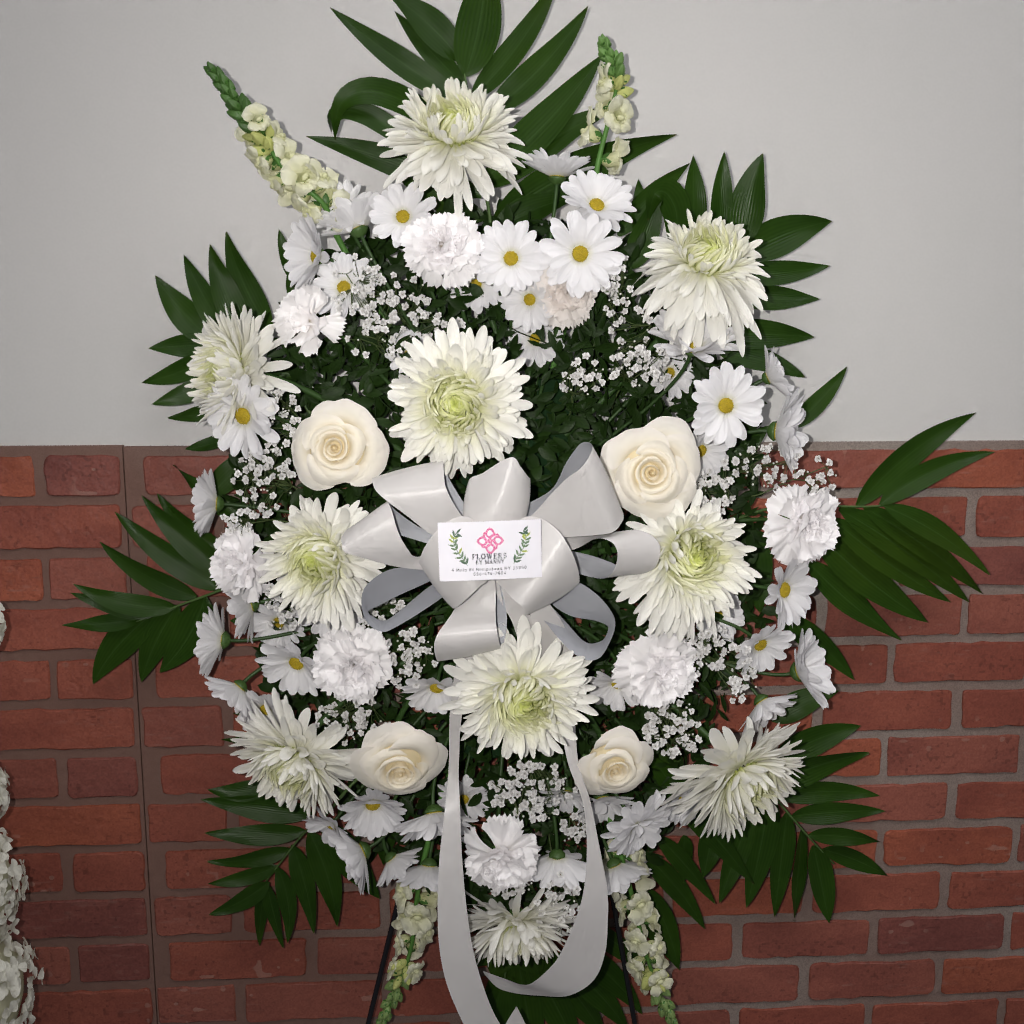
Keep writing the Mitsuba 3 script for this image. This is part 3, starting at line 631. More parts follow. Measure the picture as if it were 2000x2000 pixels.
# ---------------------------------------------------------------- palm fronds
def leaflet(base, tip, wpx, hb, ht, bow=0.0, sag=0.0, via=None):
    b, t_ = W(*base, hb), W(*tip, ht)
    nt, ns = 16, 7
    if via is None:
        mid = (b + t_) / 2
        d = t_ - b; side = nrm(np.cross(d, [0, -1, 0]))
        c = mid + side * np.linalg.norm(d) * bow + np.array([0, -1.0, 0]) * np.linalg.norm(d) * sag
        P = bez(b, c, t_, nt)
    else:
        P = crom([b] + [W(*v) for v in via] + [t_], nt)
    t = np.linspace(0, 1, nt)
    w = wpx / 2 * scale_at((b + t_) / 2) * np.sin(np.pi * np.clip(t, 0, 1) ** 0.72) ** 0.82 * (1 - 0.10 * t)
    w[0] = max(w[0], w.max() * .12); w[-1] = 0.0002
    tg = np.gradient(P, axis=0); tg /= np.linalg.norm(tg, axis=1, keepdims=True)
    n0 = np.array([0.0, -1.0, 0.18]); sd = np.cross(tg, n0); sd /= np.linalg.norm(sd, axis=1, keepdims=True)
    nn = np.cross(sd, tg)
    tw_ = np.radians(rng.normal() * 10 + rng.normal() * 17 * t ** 2)[:, None]
    sd, nn = np.cos(tw_) * sd + np.sin(tw_) * nn, np.cos(tw_) * nn - np.sin(tw_) * sd
    s = np.linspace(-1, 1, ns)
    ph = rng.uniform(0, 6)
    lift = 0.24 * (np.abs(s) ** 1.3)[None] * w[:, None] + 0.0012 * np.sin(t * 9 + ph)[:, None] * s[None]
    V = P[:, None] + sd[:, None] * (w[:, None] * s[None])[..., None] + nn[:, None] * lift[..., None]
    uv = np.stack([np.tile((s + 1) / 2, nt), np.repeat(t, ns)], 1)
    return V.reshape(-1, 3), grid_faces(nt, ns), uv

def frond(label, rachis, leaves, h, org, sc, rad=0.0016):
    key = thing('palm_frond', label, 'palm frond', 'dark green palm fronds behind the flowers')
    ox, oy = org
    c = lambda p: (ox + p[0] * sc, oy + p[1] * sc)
    pts = crom([W(*c(p[:2]), p[2]) for p in rachis], 24)
    v, f = tube(pts, np.linspace(rad * 1.3, rad * .55, 24), 6)
    part(key, 'rachis', (v, f), 'green_material', color=np.tile([0.06, 0.11, 0.03], (len(v), 1)))
    for i, L in enumerate(leaves):
        b, t_, w = L[0], L[1], L[2]
        kw = dict(L[3]) if len(L) > 3 else {}
        if 'via' in kw: kw['via'] = [(*c(q[:2]), q[2]) for q in kw['via']]
        hb = kw.pop('hb', h + 0.002 * (i % 3)); ht = kw.pop('ht', hb + rng.uniform(-.010, .014))
        V, F, uv = leaflet(c(b), c(t_), w * sc, hb, max(ht, .012), **kw)
        part(key, 'leaflet', (V, F), 'frond_material', uv=uv)

Z2 = ((600, 0), .3623)
frond('tall palm frond rising out of the top of the spray above the topmost chrysanthemum', [(1000, 1600, .07), (985, 1180, .07), (930, 900, .065), (860, 470, .06), (825, 300, .055)], [
    ((832, 330), (400, -60), 185, dict(bow=.10)), ((862, 480), (470, 60), 120, dict(bow=-.02)), ((850, 410), (960, -260), 255, dict(bow=.10)),
    ((885, 530), (1350, -110), 150, dict(bow=.09)), ((960, 620), (1515, 33), 165, dict(bow=.10)), ((960, 960), (1590, 295), 215, dict(bow=.07)),
    ((960, 1010), (1660, 570), 190, dict(bow=-.06)), ((1000, 1195), (1990, 725), 220, dict(bow=-.10)), ((1010, 1240), (1500, 1050), 170, dict(bow=-.10)),
    ((845, 555), (122, 40), 150, dict(bow=-.04)),
    ((720, 700), (150, 755), 150, dict(via=[(600, 590, .07), (400, 500, .085), (250, 505, .09), (165, 590, .085)])),
    ((740, 800), (130, 720), 130, dict(via=[(500, 720, .075), (340, 630, .08), (200, 595, .08), (135, 650, .075)])),
    ((940, 1060), (-5, 735), 175, dict(bow=.05)), ((960, 1180), (470, 940), 150, dict(bow=-.08)),
], .055, *Z2)

Z3 = ((1200, 200), .3623)
frond('fanned palm frond at the upper right behind the drooping chrysanthemum', [(100, 1500, .06), (350, 1150, .06), (560, 900, .055), (730, 740, .05)], [
    ((430, 800), (425, 280), 155, dict(bow=.0)), ((560, 780), (592, 262), 135, dict(bow=.0)), ((690, 770), (800, 276), 205, dict(bow=-.09)),
    ((690, 830), (1172, 640), 215, dict(bow=-.10)), ((650, 930), (1160, 880), 140, dict(bow=.05)), ((620, 1060), (1112, 1060), 150, dict(bow=.0)),
    ((560, 1250), (1078, 1266), 165, dict(bow=-.03)), ((560, 1350), (1025, 1482), 150, dict(bow=-.10)), ((160, 800), (128, 412), 120, {}),
    ((330, 800), (180, 640), 170, dict(via=[(335, 600, .06), (280, 490, .07), (215, 500, .075)])), ((20, 720), (415, 322), 130, dict(bow=-.08)),
    ((80, 900), (250, 470), 160, dict(bow=.05)),
], .045, *Z3)

Z4 = ((250, 450), .3106)
frond('fanned palm frond at the upper left behind the left-turned chrysanthemum', [(1250, 1300, .06), (1000, 960, .055), (760, 800, .05), (540, 690, .045)], [
    ((545, 700), (172, 285), 200, dict(bow=-.10)), ((640, 690), (350, 153), 165, dict(bow=-.05)), ((760, 690), (515, 86), 190, dict(bow=-.07)),
    ((900, 640), (617, 8), 190, dict(bow=-.10)), ((1075, 340), (948, -10), 100, dict(bow=-.08)), ((1060, 470), (1030, 180), 110, {}), ((560, 725), (130, 742), 155, dict(bow=.03)),
    ((560, 780), (85, 958), 150, dict(bow=-.08)), ((560, 930), (145, 1095), 140, dict(bow=-.08)), ((560, 1130), (250, 1180), 100, dict(bow=-.05)),
    ((720, 1270), (355, 1375), 110, dict(bow=-.08)), ((1100, 900), (800, 900), 130, {}),
], .045, *Z4)

Z5 = ((0, 850), .3623)
frond('palm frond spreading left over the bricks at mid height', [(1750, 500, .07), (1500, 700, .07), (1215, 825, .06), (960, 920, .05), (660, 1035, .045)], [
    ((765, 990), (335, 1024), 100, dict(bow=-.05)), ((845, 965), (380, 850), 105, dict(bow=-.05)), ((945, 925), (395, 802), 125, dict(bow=-.16)),
    ((1060, 872), (538, 575), 130, dict(bow=-.12)), ((1195, 828), (620, 414), 145, dict(bow=-.08)), ((1260, 770), (763, 325), 150, dict(bow=-.07)),
    ((1230, 640), (848, 315), 120, dict(bow=-.14)), ((1330, 480), (933, 160), 120, dict(bow=-.05)), ((1130, 330), (1440, 40), 150, dict(bow=-.05)),
    ((840, 955), (500, 1342), 190, dict(bow=.12)), ((960, 915), (760, 1330), 170, dict(bow=.08)), ((1105, 870), (858, 1280), 200, dict(bow=-.14)),
    ((1480, 1000), (1240, 1000), 110, {}), ((1480, 1500), (1250, 1500), 60, {}), ((1500, 1660), (1190, 1640), 60, {}),
], .045, *Z5)

Z6 = ((300, 1300), .3623)
frond('palm frond hanging at the lower left over the bricks', [(1400, 300, .08), (1060, 650, .16), (930, 805, .10), (800, 915, .06), (605, 1165, .045)], [
    ((640, 640), (290, 668), 115, dict(bow=-.16)), ((860, 800), (255, 722), 150, dict(bow=.0)), ((815, 890), (275, 902), 120, dict(bow=-.07)),
    ((740, 985), (290, 1056), 100, dict(bow=-.12)), ((672, 1080), (290, 1176), 90, dict(bow=-.10)), ((622, 1165), (300, 1342), 110, dict(bow=-.12)),
    ((600, 1170), (570, 1508), 80, dict(bow=.03)), ((610, 1168), (700, 1520), 85, dict(bow=.03)), ((668, 1085), (722, 1495), 105, dict(bow=-.15)),
    ((748, 965), (865, 1442), 125, dict(bow=-.06)), ((838, 895), (990, 1408), 150, dict(bow=-.10)), ((930, 840), (1220, 1255), 190, dict(bow=.03)),
    ((1250, 700), (1240, 1080), 150, {}),
], .045, *Z6)

Z7 = ((1150, 700), .44)
frond('palm frond reaching far right across the brick wall', [(300, 900, .07), (640, 720, .07), (880, 655, .06), (1190, 658, .05), (1345, 652, .045)], [
    ((1190, 655), (1722, 240), 130, dict(bow=-.12)), ((1292, 650), (1802, 415), 110, dict(bow=-.14)), ((1310, 655), (1778, 960), 110, dict(bow=-.10)),
    ((1220, 660), (1748, 1046), 115, dict(bow=-.06)), ((1110, 668), (1688, 1082), 135, dict(bow=-.05)), ((1080, 710), (1605, 1082), 125, dict(bow=.05)),
    ((1000, 760), (1505, 1172), 165, dict(bow=.06)), ((970, 900), (1385, 1250), 135, dict(bow=.06)), ((830, 1130), (1180, 1428), 115, dict(bow=-.08)),
    ((890, 310), (1146, 38), 90, dict(bow=.08)), ((700, 900), (560, 1050), 130, {}), ((720, 780), (760, 1130), 160, {}), ((560, 480), (800, 300), 140, {}),
], .045, *Z7)

Z8 = ((1200, 1300), .414)
frond('palm frond at the lower right over the bricks, pointing down right', [(200, 100, .07), (480, 350, .07), (720, 585, .055), (900, 790, .05), (1035, 935, .045)], [
    ((740, 260), (1062, 118), 135, dict(bow=-.12)), ((760, 450), (1165, 284), 145, dict(bow=-.10)), ((735, 565), (1202, 412), 150, dict(bow=-.08)),
    ((765, 622), (1253, 614), 105, dict(bow=-.10)), ((830, 712), (1277, 686), 105, dict(bow=-.04)), ((918, 800), (1256, 832), 90, dict(bow=-.06)),
    ((985, 868), (1293, 996), 95, dict(bow=-.08)), ((940, 848), (1015, 1217), 140, dict(bow=.0)), ((885, 770), (847, 1207), 95, {}),
    ((815, 690), (755, 1186), 115, {}), ((735, 600), (622, 1142), 150, dict(bow=-.03)), ((640, 700), (495, 1122), 120, {}),
    ((170, 430), (660, 1034), 140, dict(hb=.10, ht=.075)), ((130, 880), (425, 1242), 110, dict(bow=-.08)), ((200, 800), (475, 1122), 95, dict(bow=-.05)),
    ((330, 800), (325, 1025), 90, {}), ((150, 1050), (302, 1432), 110, dict(bow=-.10)), ((480, 720), (420, 1000), 130, {}), ((430, 640), (700, 810), 60, dict(bow=.05)),
    ((180, 380), (330, 600), 180, {}),
], .045, *Z8)

Z9 = ((650, 1500), .3623)
frond('palm frond fanning downwards below the lowest chrysanthemum', [(980, 300, .07), (960, 800, .05), (930, 1100, .04), (910, 1420, .035)], [
    ((960, 1050), (810, 1290), 130, {}), ((1000, 1040), (1100, 1600), 200, {}), ((1060, 1040), (1330, 1560), 190, dict(bow=-.05)), ((1120, 1020), (1480, 1480), 170, dict(bow=-.08)),
    ((1180, 1000), (1600, 1430), 160, dict(bow=-.10)), ((1280, 960), (1670, 1330), 150, dict(bow=-.10)), ((920, 1180), (760, 1500), 130, {}), ((960, 1120), (940, 1620), 150, {}),
    ((1300, 800), (1700, 1100), 160, dict(bow=-.08)), ((1500, 620), (1870, 1090), 150, dict(bow=-.12)), ((860, 960), (760, 1080), 110, {}), ((1000, 900), (1120, 1120), 220, {}), ((940, 900), (860, 1130), 200, {}),
], .04, *Z9)

# ---------------------------------------------------------------- foam block and the dark filler greenery
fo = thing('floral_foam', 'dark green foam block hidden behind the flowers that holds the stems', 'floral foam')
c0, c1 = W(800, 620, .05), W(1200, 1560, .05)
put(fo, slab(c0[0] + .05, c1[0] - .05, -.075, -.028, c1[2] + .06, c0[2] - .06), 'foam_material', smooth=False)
POLY = np.array([(640, 560), (770, 470), (1000, 460), (1200, 520), (1330, 640), (1420, 790), (1430, 950), (1450, 1100), (1430, 1250), (1340, 1400), (1300, 1560), (1190, 1680), (1080, 1740), (950, 1760), (850, 1700), (770, 1620), (690, 1530), (600, 1380), (545, 1250), (520, 1100), (510, 950), (550, 800), (590, 680)], float)
from shapely import Polygon, Point
pg = Polygon(POLY).buffer(46)
def small_leaf(c, d, L, w, up):
    d = nrm(d); sd = nrm(np.cross(d, up)); n = np.cross(sd, d)
    t = np.array([0, .2, .45, .7, .88, 1.0]); ww = np.array([.1, .62, 1, .86, .5, .03]) * w
    P = c + d * (t * L)[:, None] + n * (-(t ** 2) * L * .18)[:, None]
    V = np.concatenate([P[:, None] - sd * ww[:, None, None] + n * (.25 * ww)[:, None, None], P[:, None], P[:, None] + sd * ww[:, None, None] + n * (.25 * ww)[:, None, None]], 1)
    return V.reshape(-1, 3), grid_faces(6, 3)
leaves, twigs = [], []
g = np.random.default_rng(3)
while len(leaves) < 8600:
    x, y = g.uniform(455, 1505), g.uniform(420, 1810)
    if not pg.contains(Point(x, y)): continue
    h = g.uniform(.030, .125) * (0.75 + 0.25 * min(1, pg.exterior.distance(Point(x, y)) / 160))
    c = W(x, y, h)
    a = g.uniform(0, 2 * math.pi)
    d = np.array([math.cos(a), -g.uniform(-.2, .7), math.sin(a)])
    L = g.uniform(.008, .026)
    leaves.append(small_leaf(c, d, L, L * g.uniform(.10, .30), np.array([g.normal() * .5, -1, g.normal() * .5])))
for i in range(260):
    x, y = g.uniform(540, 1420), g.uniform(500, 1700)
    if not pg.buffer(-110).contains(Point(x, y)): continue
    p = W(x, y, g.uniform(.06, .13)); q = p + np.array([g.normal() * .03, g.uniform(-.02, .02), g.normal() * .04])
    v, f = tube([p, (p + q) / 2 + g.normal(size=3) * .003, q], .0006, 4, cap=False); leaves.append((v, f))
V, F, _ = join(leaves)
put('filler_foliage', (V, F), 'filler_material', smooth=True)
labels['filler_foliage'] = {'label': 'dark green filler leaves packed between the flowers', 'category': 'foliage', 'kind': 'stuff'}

# ---------------------------------------------------------------- baby's breath
def bloom_mesh(seed, n=19, spread=1.0):
    g = np.random.default_rng(seed); parts = []
    for i in range(n):
        f = i / n
        V, F, t, s = petal(0.46 * (1 - .42 * f), 0.19, -14 + 95 * f + g.normal() * 10, 14 + 95 * f + g.normal() * 14, i * 2.4 + g.normal() * .3, .05, .04, .45, 0, .62, .45, ns=4, nt=5, point=.5)
        parts.append((V, F, np.tile(np.array([0.85, 0.85, 0.835]) * g.uniform(.95, 1.02), (len(V), 1))))
    v, f = ellipsoid(np.array([0, 0, -.10]), np.diag([.16, .16, .20]), 5)
    parts.append((v, f, np.tile([0.16, 0.22, 0.09], (len(v), 1))))
    return join(parts)
BL = [bloom_mesh(s) for s in range(4)]
v, f = ellipsoid(np.zeros(3), np.diag([.20, .20, .24]), 6)
BUD = (v, f, tocol((v[:, 2] + .24) / .48, [(0, (.25, .32, .14)), (.35, (.7, .72, .6)), (1, (.82, .82, .78))]))
BLP = [mikit.ply((b[0], b[1]), 'petal_material', smooth=True, uv=b[2][:, [0, 2]]) for b in BL]
BUDP = mikit.ply((BUD[0], BUD[1]), 'petal_material', smooth=True, uv=BUD[2][:, [0, 2]])

def sprig(px, py, sx, sy, n, h, label, root=None, size=17.5, buds=.30, rot=0):
    n = int(n * 1.8)
    key = thing('babys_breath_sprig', label, "baby's breath", "sprigs of baby's breath")
    g = np.random.default_rng(int(px * 13 + py))
    root = W(*(root or (px + (1000 - px) * .22, py + (1090 - py) * .22, .085)))
    ctr = W(px, py, h)
    nodes = []
    for k in range(max(3, n // 6)):
        a = g.uniform(0, 2 * math.pi); r = math.sqrt(g.uniform(0, .55))
        nodes.append(W(px + sx * r * math.cos(a), py + sy * r * math.sin(a), h - g.uniform(.018, .03)))
    fork = root * .45 + ctr * .55 + np.array([0, .02, 0])
    segs = [tube(bez(root, (root + fork) / 2 + g.normal(size=3) * .008, fork, 6), .0008, 4, cap=False)]
    for nd in nodes: segs.append(tube(bez(fork, (fork + nd) / 2 + g.normal(size=3) * .005, nd, 5), .00055, 4, cap=False))
    c, s_ = math.cos(math.radians(rot)), math.sin(math.radians(rot))
    for k in range(n):
        a = g.uniform(0, 2 * math.pi); r = g.uniform(0, 1) ** .6
        u, w_ = sx * r * math.cos(a), sy * r * math.sin(a)
        p = W(px + u * c - w_ * s_, py + u * s_ + w_ * c, h + g.uniform(-.016, .016))
        nd = nodes[int(np.argmin([np.linalg.norm(p - q) for q in nodes]))]
        segs.append(tube(bez(nd, nd * .4 + p * .6 + np.array([0, -.002, 0]) + g.normal(size=3) * .002, p, 5), .00038, 3, cap=False))
        bud = g.uniform() < buds
        sz = scale_at(p) * (size * .62 if bud else size * g.uniform(.82, 1.12))
        d = nrm(nrm(p - nd) * .7 + np.array([g.normal() * .35, -.9, g.normal() * .35 + .15]))
        B = basis(d, g.uniform(0, 6)) * sz
        m = np.eye(4); m[:3, :3] = B.T; m[:3, 3] = p
        src = BUDP if bud else BLP[g.integers(4)]
        scene[numbered(key + ('__bud' if bud else '__bloom'))] = {**src, 'to_world': T(m)}
    v, f, _ = join(segs)
    part(key, 'stem', (v, f), 'green_material', color=np.tile([0.07, 0.10, 0.035], (len(v), 1)))

for a in [
    (700, 560, 55, 62, 26, .150, "baby's breath veil over the half hidden daisy, upper left"),
    (775, 585, 75, 50, 24, .140, "loose baby's breath under the top carnation, upper left"),
    (745, 655, 70, 45, 18, .150, "baby's breath between the left rose and the big chrysanthemum"),
    (850, 640, 60, 30, 12, .140, "baby's breath just above the big chrysanthemum over the bow"),
    (1205, 560, 28, 75, 18, .150, "baby's breath beside the left petals of the upper right chrysanthemum"),
    (1135, 740, 48, 45, 22, .150, "small tight baby's breath clump left of the upper right rose"),
    (1250, 715, 62, 48, 30, .155, "dense baby's breath clump above the upper right rose"),
    (1235, 650, 55, 50, 12, .140, "loose baby's breath under the upper right chrysanthemum"),
    (545, 810, 40, 75, 26, .150, "baby's breath left of the upper left rose"),
    (515, 940, 62, 70, 44, .150, "dense baby's breath at the left, above the ruffled left carnation"),
    (470, 1015, 38, 30, 12, .160, "baby's breath dropping over the top of the left carnation"),
    (555, 1180, 42, 52, 28, .165, "baby's breath under the chrysanthemum left of the bow"),
    (745, 1190, 45, 34, 16, .150, "baby's breath inside and below the lower left ribbon loop"),
    (800, 1290, 50, 60, 34, .160, "baby's breath right of the lower left carnation"),
    (690, 1405, 75, 48, 34, .150, "baby's breath above the lower left rose"),
    (1500, 910, 70, 42, 34, .140, "baby's breath above the far right carnation, over the top bricks"),
    (1395, 955, 38, 62, 26, .150, "baby's breath right of the upper right rose"),
    (1600, 935, 40, 42, 12, .135, "baby's breath tip sticking out at the far right over the bricks"),
    (1370, 1265, 60, 52, 36, .160, "baby's breath right of the lower right carnation"),
    (1440, 1320, 40, 62, 24, .150, "baby's breath left of the low right daisies"),
    (1315, 1420, 58, 58, 44, .165, "dense baby's breath right of the lower right rose"),
    (1040, 1545, 85, 58, 66, .165, "largest baby's breath cloud, between the ribbon tails below the big chrysanthemum"),
    (1010, 1735, 50, 18, 10, .150, "baby's breath peeping out under the bottom carnation"),
    (1090, 1770, 52, 62, 28, .150, "baby's breath behind the right ribbon tail near its lower bend"),
    (1120, 1620, 40, 28, 14, .135, "baby's breath above the upside-down daisy"),
]:
    sprig(*a)

# ---------------------------------------------------------------- the ribbon bow
bow = thing('ribbon_bow', 'pale silver satin ribbon bow with two long tails in the middle of the spray', 'ribbon bow')
def ribbon(name, lines, n=60, bulge=0.0, inner_first=False, ns=9, lean=None):
    A = crom([W(*l[0]) for l in lines], n); B = crom([W(*l[1]) for l in lines], n)
    s = np.linspace(0, 1, ns)
    V = A[:, None] * (1 - s)[None, :, None] + B[:, None] * s[None, :, None]
    du = np.gradient(V, axis=0); dv = np.gradient(V, axis=1)
    N = np.cross(du, dv); N /= np.linalg.norm(N, axis=2, keepdims=True) + 1e-12
    k = n // 6
    if N[k, ns // 2, 1] > 0: N = -N; flip = True
    else: flip = False
    if bulge:
        bl = bulge if np.ndim(bulge) else np.full(n, bulge)
        V = V + N * (bl[:, None] * (4 * s * (1 - s))[None])[..., None] * np.linalg.norm(B - A, axis=1)[:, None, None]
    F = grid_faces(n, ns)
    if flip != inner_first: F = F[:, ::-1]
    wob = (meshkit.fbm(V * 26.0 + 5.0, 3, 2) - 0.5) * np.sin(np.pi * np.linspace(0, 1, n))[:, None]
    V = V + N * (0.0018 * wob)[..., None]
    uv = np.stack([np.tile(s, n), np.repeat(np.linspace(0, 1, n), ns)], 1)
    part(bow, name, (V.reshape(-1, 3), F), 'satin_material', uv=uv)
H0 = .235
# each pair: the ribbon's two edges where one line across it lies
ribbon('loop', [((945, 1085, H0), (960, 1065, H0)), ((880, 1062, .250), (925, 1022, .250)), ((842, 1044, .258), (905, 1010, .256)), ((795, 1008, .263), (885, 982, .263)), ((755, 978, .264), (872, 955, .264)), ((733, 957, .260), (868, 938, .260)), ((727, 936, .248), (866, 908, .250)), ((735, 938, .234), (866, 902, .236)), ((800, 975, .222), (880, 940, .225)), ((900, 1050, .225), (930, 1020, .228))], bulge=0.03)
ribbon('loop', [((950, 1085, H0), (965, 1075, H0)), ((905, 1020, .252), (914, 952, .252)), ((925, 1034, .260), (946, 922, .262)), ((960, 1036, .266), (998, 893, .268)), ((992, 1034, .264), (1018, 913, .266)), ((1014, 1028, .256), (1031, 930, .258)), ((1024, 1020, .246), (1036, 936, .246)), ((1010, 1020, .232), (1020, 940, .234)), ((985, 1060, .228), (990, 1020, .230))], bulge=0.05)
ribbon('loop', [((940, 1090, H0), (945, 1080, H0)), ((850, 1112, .245), (850, 1082, .245)), ((776, 1107, .256), (812, 1087, .258)), ((710, 1090, .262), (796, 1072, .266)), ((674, 1079, .264), (778, 1040, .270)), ((667, 1062, .262), (766, 1000, .268)), ((668, 1046, .252), (758, 978, .258)), ((690, 1030, .236), (772, 996, .236)), ((760, 1040, .226), (820, 1030, .226)), ((850, 1066, .226), (880, 1056, .226))], bulge=0.02)
ribbon('loop', [((935, 1085, .230), (935, 1100, .215)), ((860, 1095, .236), (868, 1122, .215)), ((806, 1106, .242), (836, 1137, .215)), ((764, 1112, .246), (785, 1160, .216)), ((733, 1127, .250), (745, 1180, .218)), ((711, 1150, .252), (724, 1190, .220)), ((706, 1182, .252), (719, 1195, .220)), ((716, 1214, .252), (726, 1203, .220)), ((742, 1233, .252), (748, 1212, .214)), ((772, 1226, .250), (772, 1200, .214)), ((864, 1167, .242), (842, 1143, .212)), ((930, 1110, .230), (920, 1100, .214))], inner_first=True)
ribbon('loop', [((920, 1120, H0), (962, 1100, H0)), ((892, 1182, .246), (968, 1150, .246)), ((873, 1212, .254), (968, 1195, .252)), ((856, 1236, .262), (969, 1220, .260)), ((848, 1258, .262), (972, 1240, .262)), ((850, 1280, .254), (976, 1258, .256)), ((856, 1292, .240), (978, 1266, .244)), ((868, 1275, .225), (985, 1250, .232)), ((900, 1200, .215), (990, 1200, .226)), ((925, 1130, .22), (972, 1120, .228))], bulge=0.02)
ribbon('loop', [((955, 1050, .248), (960, 1075, .248)), ((925, 1015, .260), (955, 1128, .260)), ((892, 1010, .268), (938, 1145, .268)), ((858, 1032, .272), (918, 1164, .270)), ((832, 1064, .268), (900, 1180, .264)), ((819, 1094, .258), (886, 1188, .252)), ((824, 1100, .244), (884, 1180, .240)), ((850, 1085, .234), (905, 1150, .234)), ((910, 1075, .234), (940, 1100, .234))], bulge=0.04)
ribbon('loop', [((950, 1090, .246), (960, 1060, .246)), ((966, 1130, .258), (1018, 1013, .258)), ((985, 1152, .268), (1055, 1012, .266)), ((1004, 1172, .276), (1088, 1034, .274)), ((1020, 1185, .278), (1108, 1062, .278)), ((1026, 1199, .270), (1123, 1092, .272)), ((1024, 1203, .258), (1131, 1122, .260)), ((1060, 1185, .246), (1130, 1140, .248)), ((1060, 1165, .236), (1120, 1135, .238)), ((1000, 1120, .232), (1050, 1080, .234))], bulge=0.05)
ribbon('loop', [((985, 1070, .230), (985, 1045, .230)), ((1050, 1050, .244), (1039, 1006, .246)), ((1104, 1049, .250), (1079, 962, .258)), ((1155, 1046, .254), (1110, 932, .268)), ((1196, 1040, .252), (1134, 914, .272)), ((1214, 1022, .244), (1150, 892, .272)), ((1219, 1005, .230), (1157, 873, .268)), ((1205, 985, .216), (1150, 864, .258)), ((1170, 980, .206), (1132, 868, .246)), ((1130, 985, .204), (1105, 905, .236)), ((1080, 1010, .208), (1078, 955, .228)), ((1020, 1040, .215), (1022, 988, .224))], bulge=0.015)
ribbon('loop', [((1040, 1090, .222), (1040, 1060, .215)), ((1119, 1074, .240), (1104, 1048, .224)), ((1164, 1052, .250), (1188, 1040, .228)), ((1192, 1057, .256), (1248, 1035, .236)), ((1205, 1074, .258), (1285, 1058, .240)), ((1205, 1096, .256), (1288, 1086, .240)), ((1196, 1118, .250), (1275, 1112, .234)), ((1180, 1129, .238), (1235, 1121, .222)), ((1155, 1127, .226), (1192, 1098, .206)), ((1128, 1120, .220), (1120, 1077, .202)), ((1050, 1100, .215), (1050, 1080, .204))], bulge=0.0)
ribbon('loop', [((1000, 1110, .225), (1000, 1130, .212)), ((1075, 1125, .236), (1060, 1165, .212)), ((1129, 1137, .240), (1090, 1190, .210)), ((1165, 1160, .244), (1120, 1205, .210)), ((1190, 1187, .246), (1160, 1212, .212)), ((1202, 1215, .246), (1186, 1222, .214)), ((1194, 1248, .248), (1186, 1236, .214)), ((1170, 1286, .246), (1174, 1252, .208)), ((1132, 1284, .238), (1144, 1254, .204)), ((1085, 1240, .228), (1105, 1214, .204)), ((1000, 1130, .222), (1010, 1110, .206))], inner_first=True)
ribbon('loop', [((955, 1130, .228), (985, 1125, .228)), ((975, 1170, .226), (1010, 1170, .222)), ((1000, 1215, .222), (1040, 1210, .216)), ((1015, 1262, .210), (1050, 1255, .205))], n=24)
ribbon('tail', [((985, 1110, .232), (1010, 1105, .230)), ((1035, 1198, .232), (1074, 1180, .230)), ((1052, 1300, .205), (1110, 1250, .205)), ((1092, 1420, .185), (1122, 1400, .185)), ((1112, 1500, .198), (1130, 1490, .190)), ((1138, 1565, .215), (1152, 1560, .205)), ((1146, 1650, .225), (1168, 1640, .218)), ((1140, 1740, .230), (1186, 1735, .222)), ((1118, 1810, .230), (1187, 1800, .222)), ((1090, 1870, .228), (1182, 1862, .220)), ((1058, 1905, .226), (1160, 1914, .218)), ((1034, 1922, .222), (1112, 1944, .216)), ((1014, 1922, .212), (1058, 1945, .208)), ((992, 1914, .204), (1006, 1940, .200)), ((967, 1905, .198), (972, 1929, .195)), ((943, 1896, .194), (946, 1903, .192))], n=110)
ribbon('tail', [((930, 1120, .225), (950, 1120, .230)), ((892, 1290, .205), (925, 1290, .212)), ((878, 1400, .188), (902, 1400, .196)), ((876, 1500, .200), (896, 1500, .206)), ((868, 1590, .222), (899, 1590, .222)), ((858, 1680, .230), (903, 1680, .226)), ((855, 1770, .232), (911, 1770, .226)), ((858, 1850, .230), (923, 1850, .224)), ((872, 1920, .226), (942, 1920, .220)), ((898, 1985, .222), (968, 1985, .214)), ((935, 2060, .216), (1010, 2050, .208))], n=90)
ribbon('tail', [((1008, 1966, .195), (1010, 1967, .195)), ((985, 2005, .196), (1028, 2003, .194)), ((965, 2060, .200), (1050, 2050, .198))], n=20)
kn = W(955, 1080, .240)
v, f = ellipsoid(kn, np.diag([.014, .010, .012]), 10)
part(bow, 'knot', (v, f), 'satin_material', uv=np.full((len(v), 2), .5))

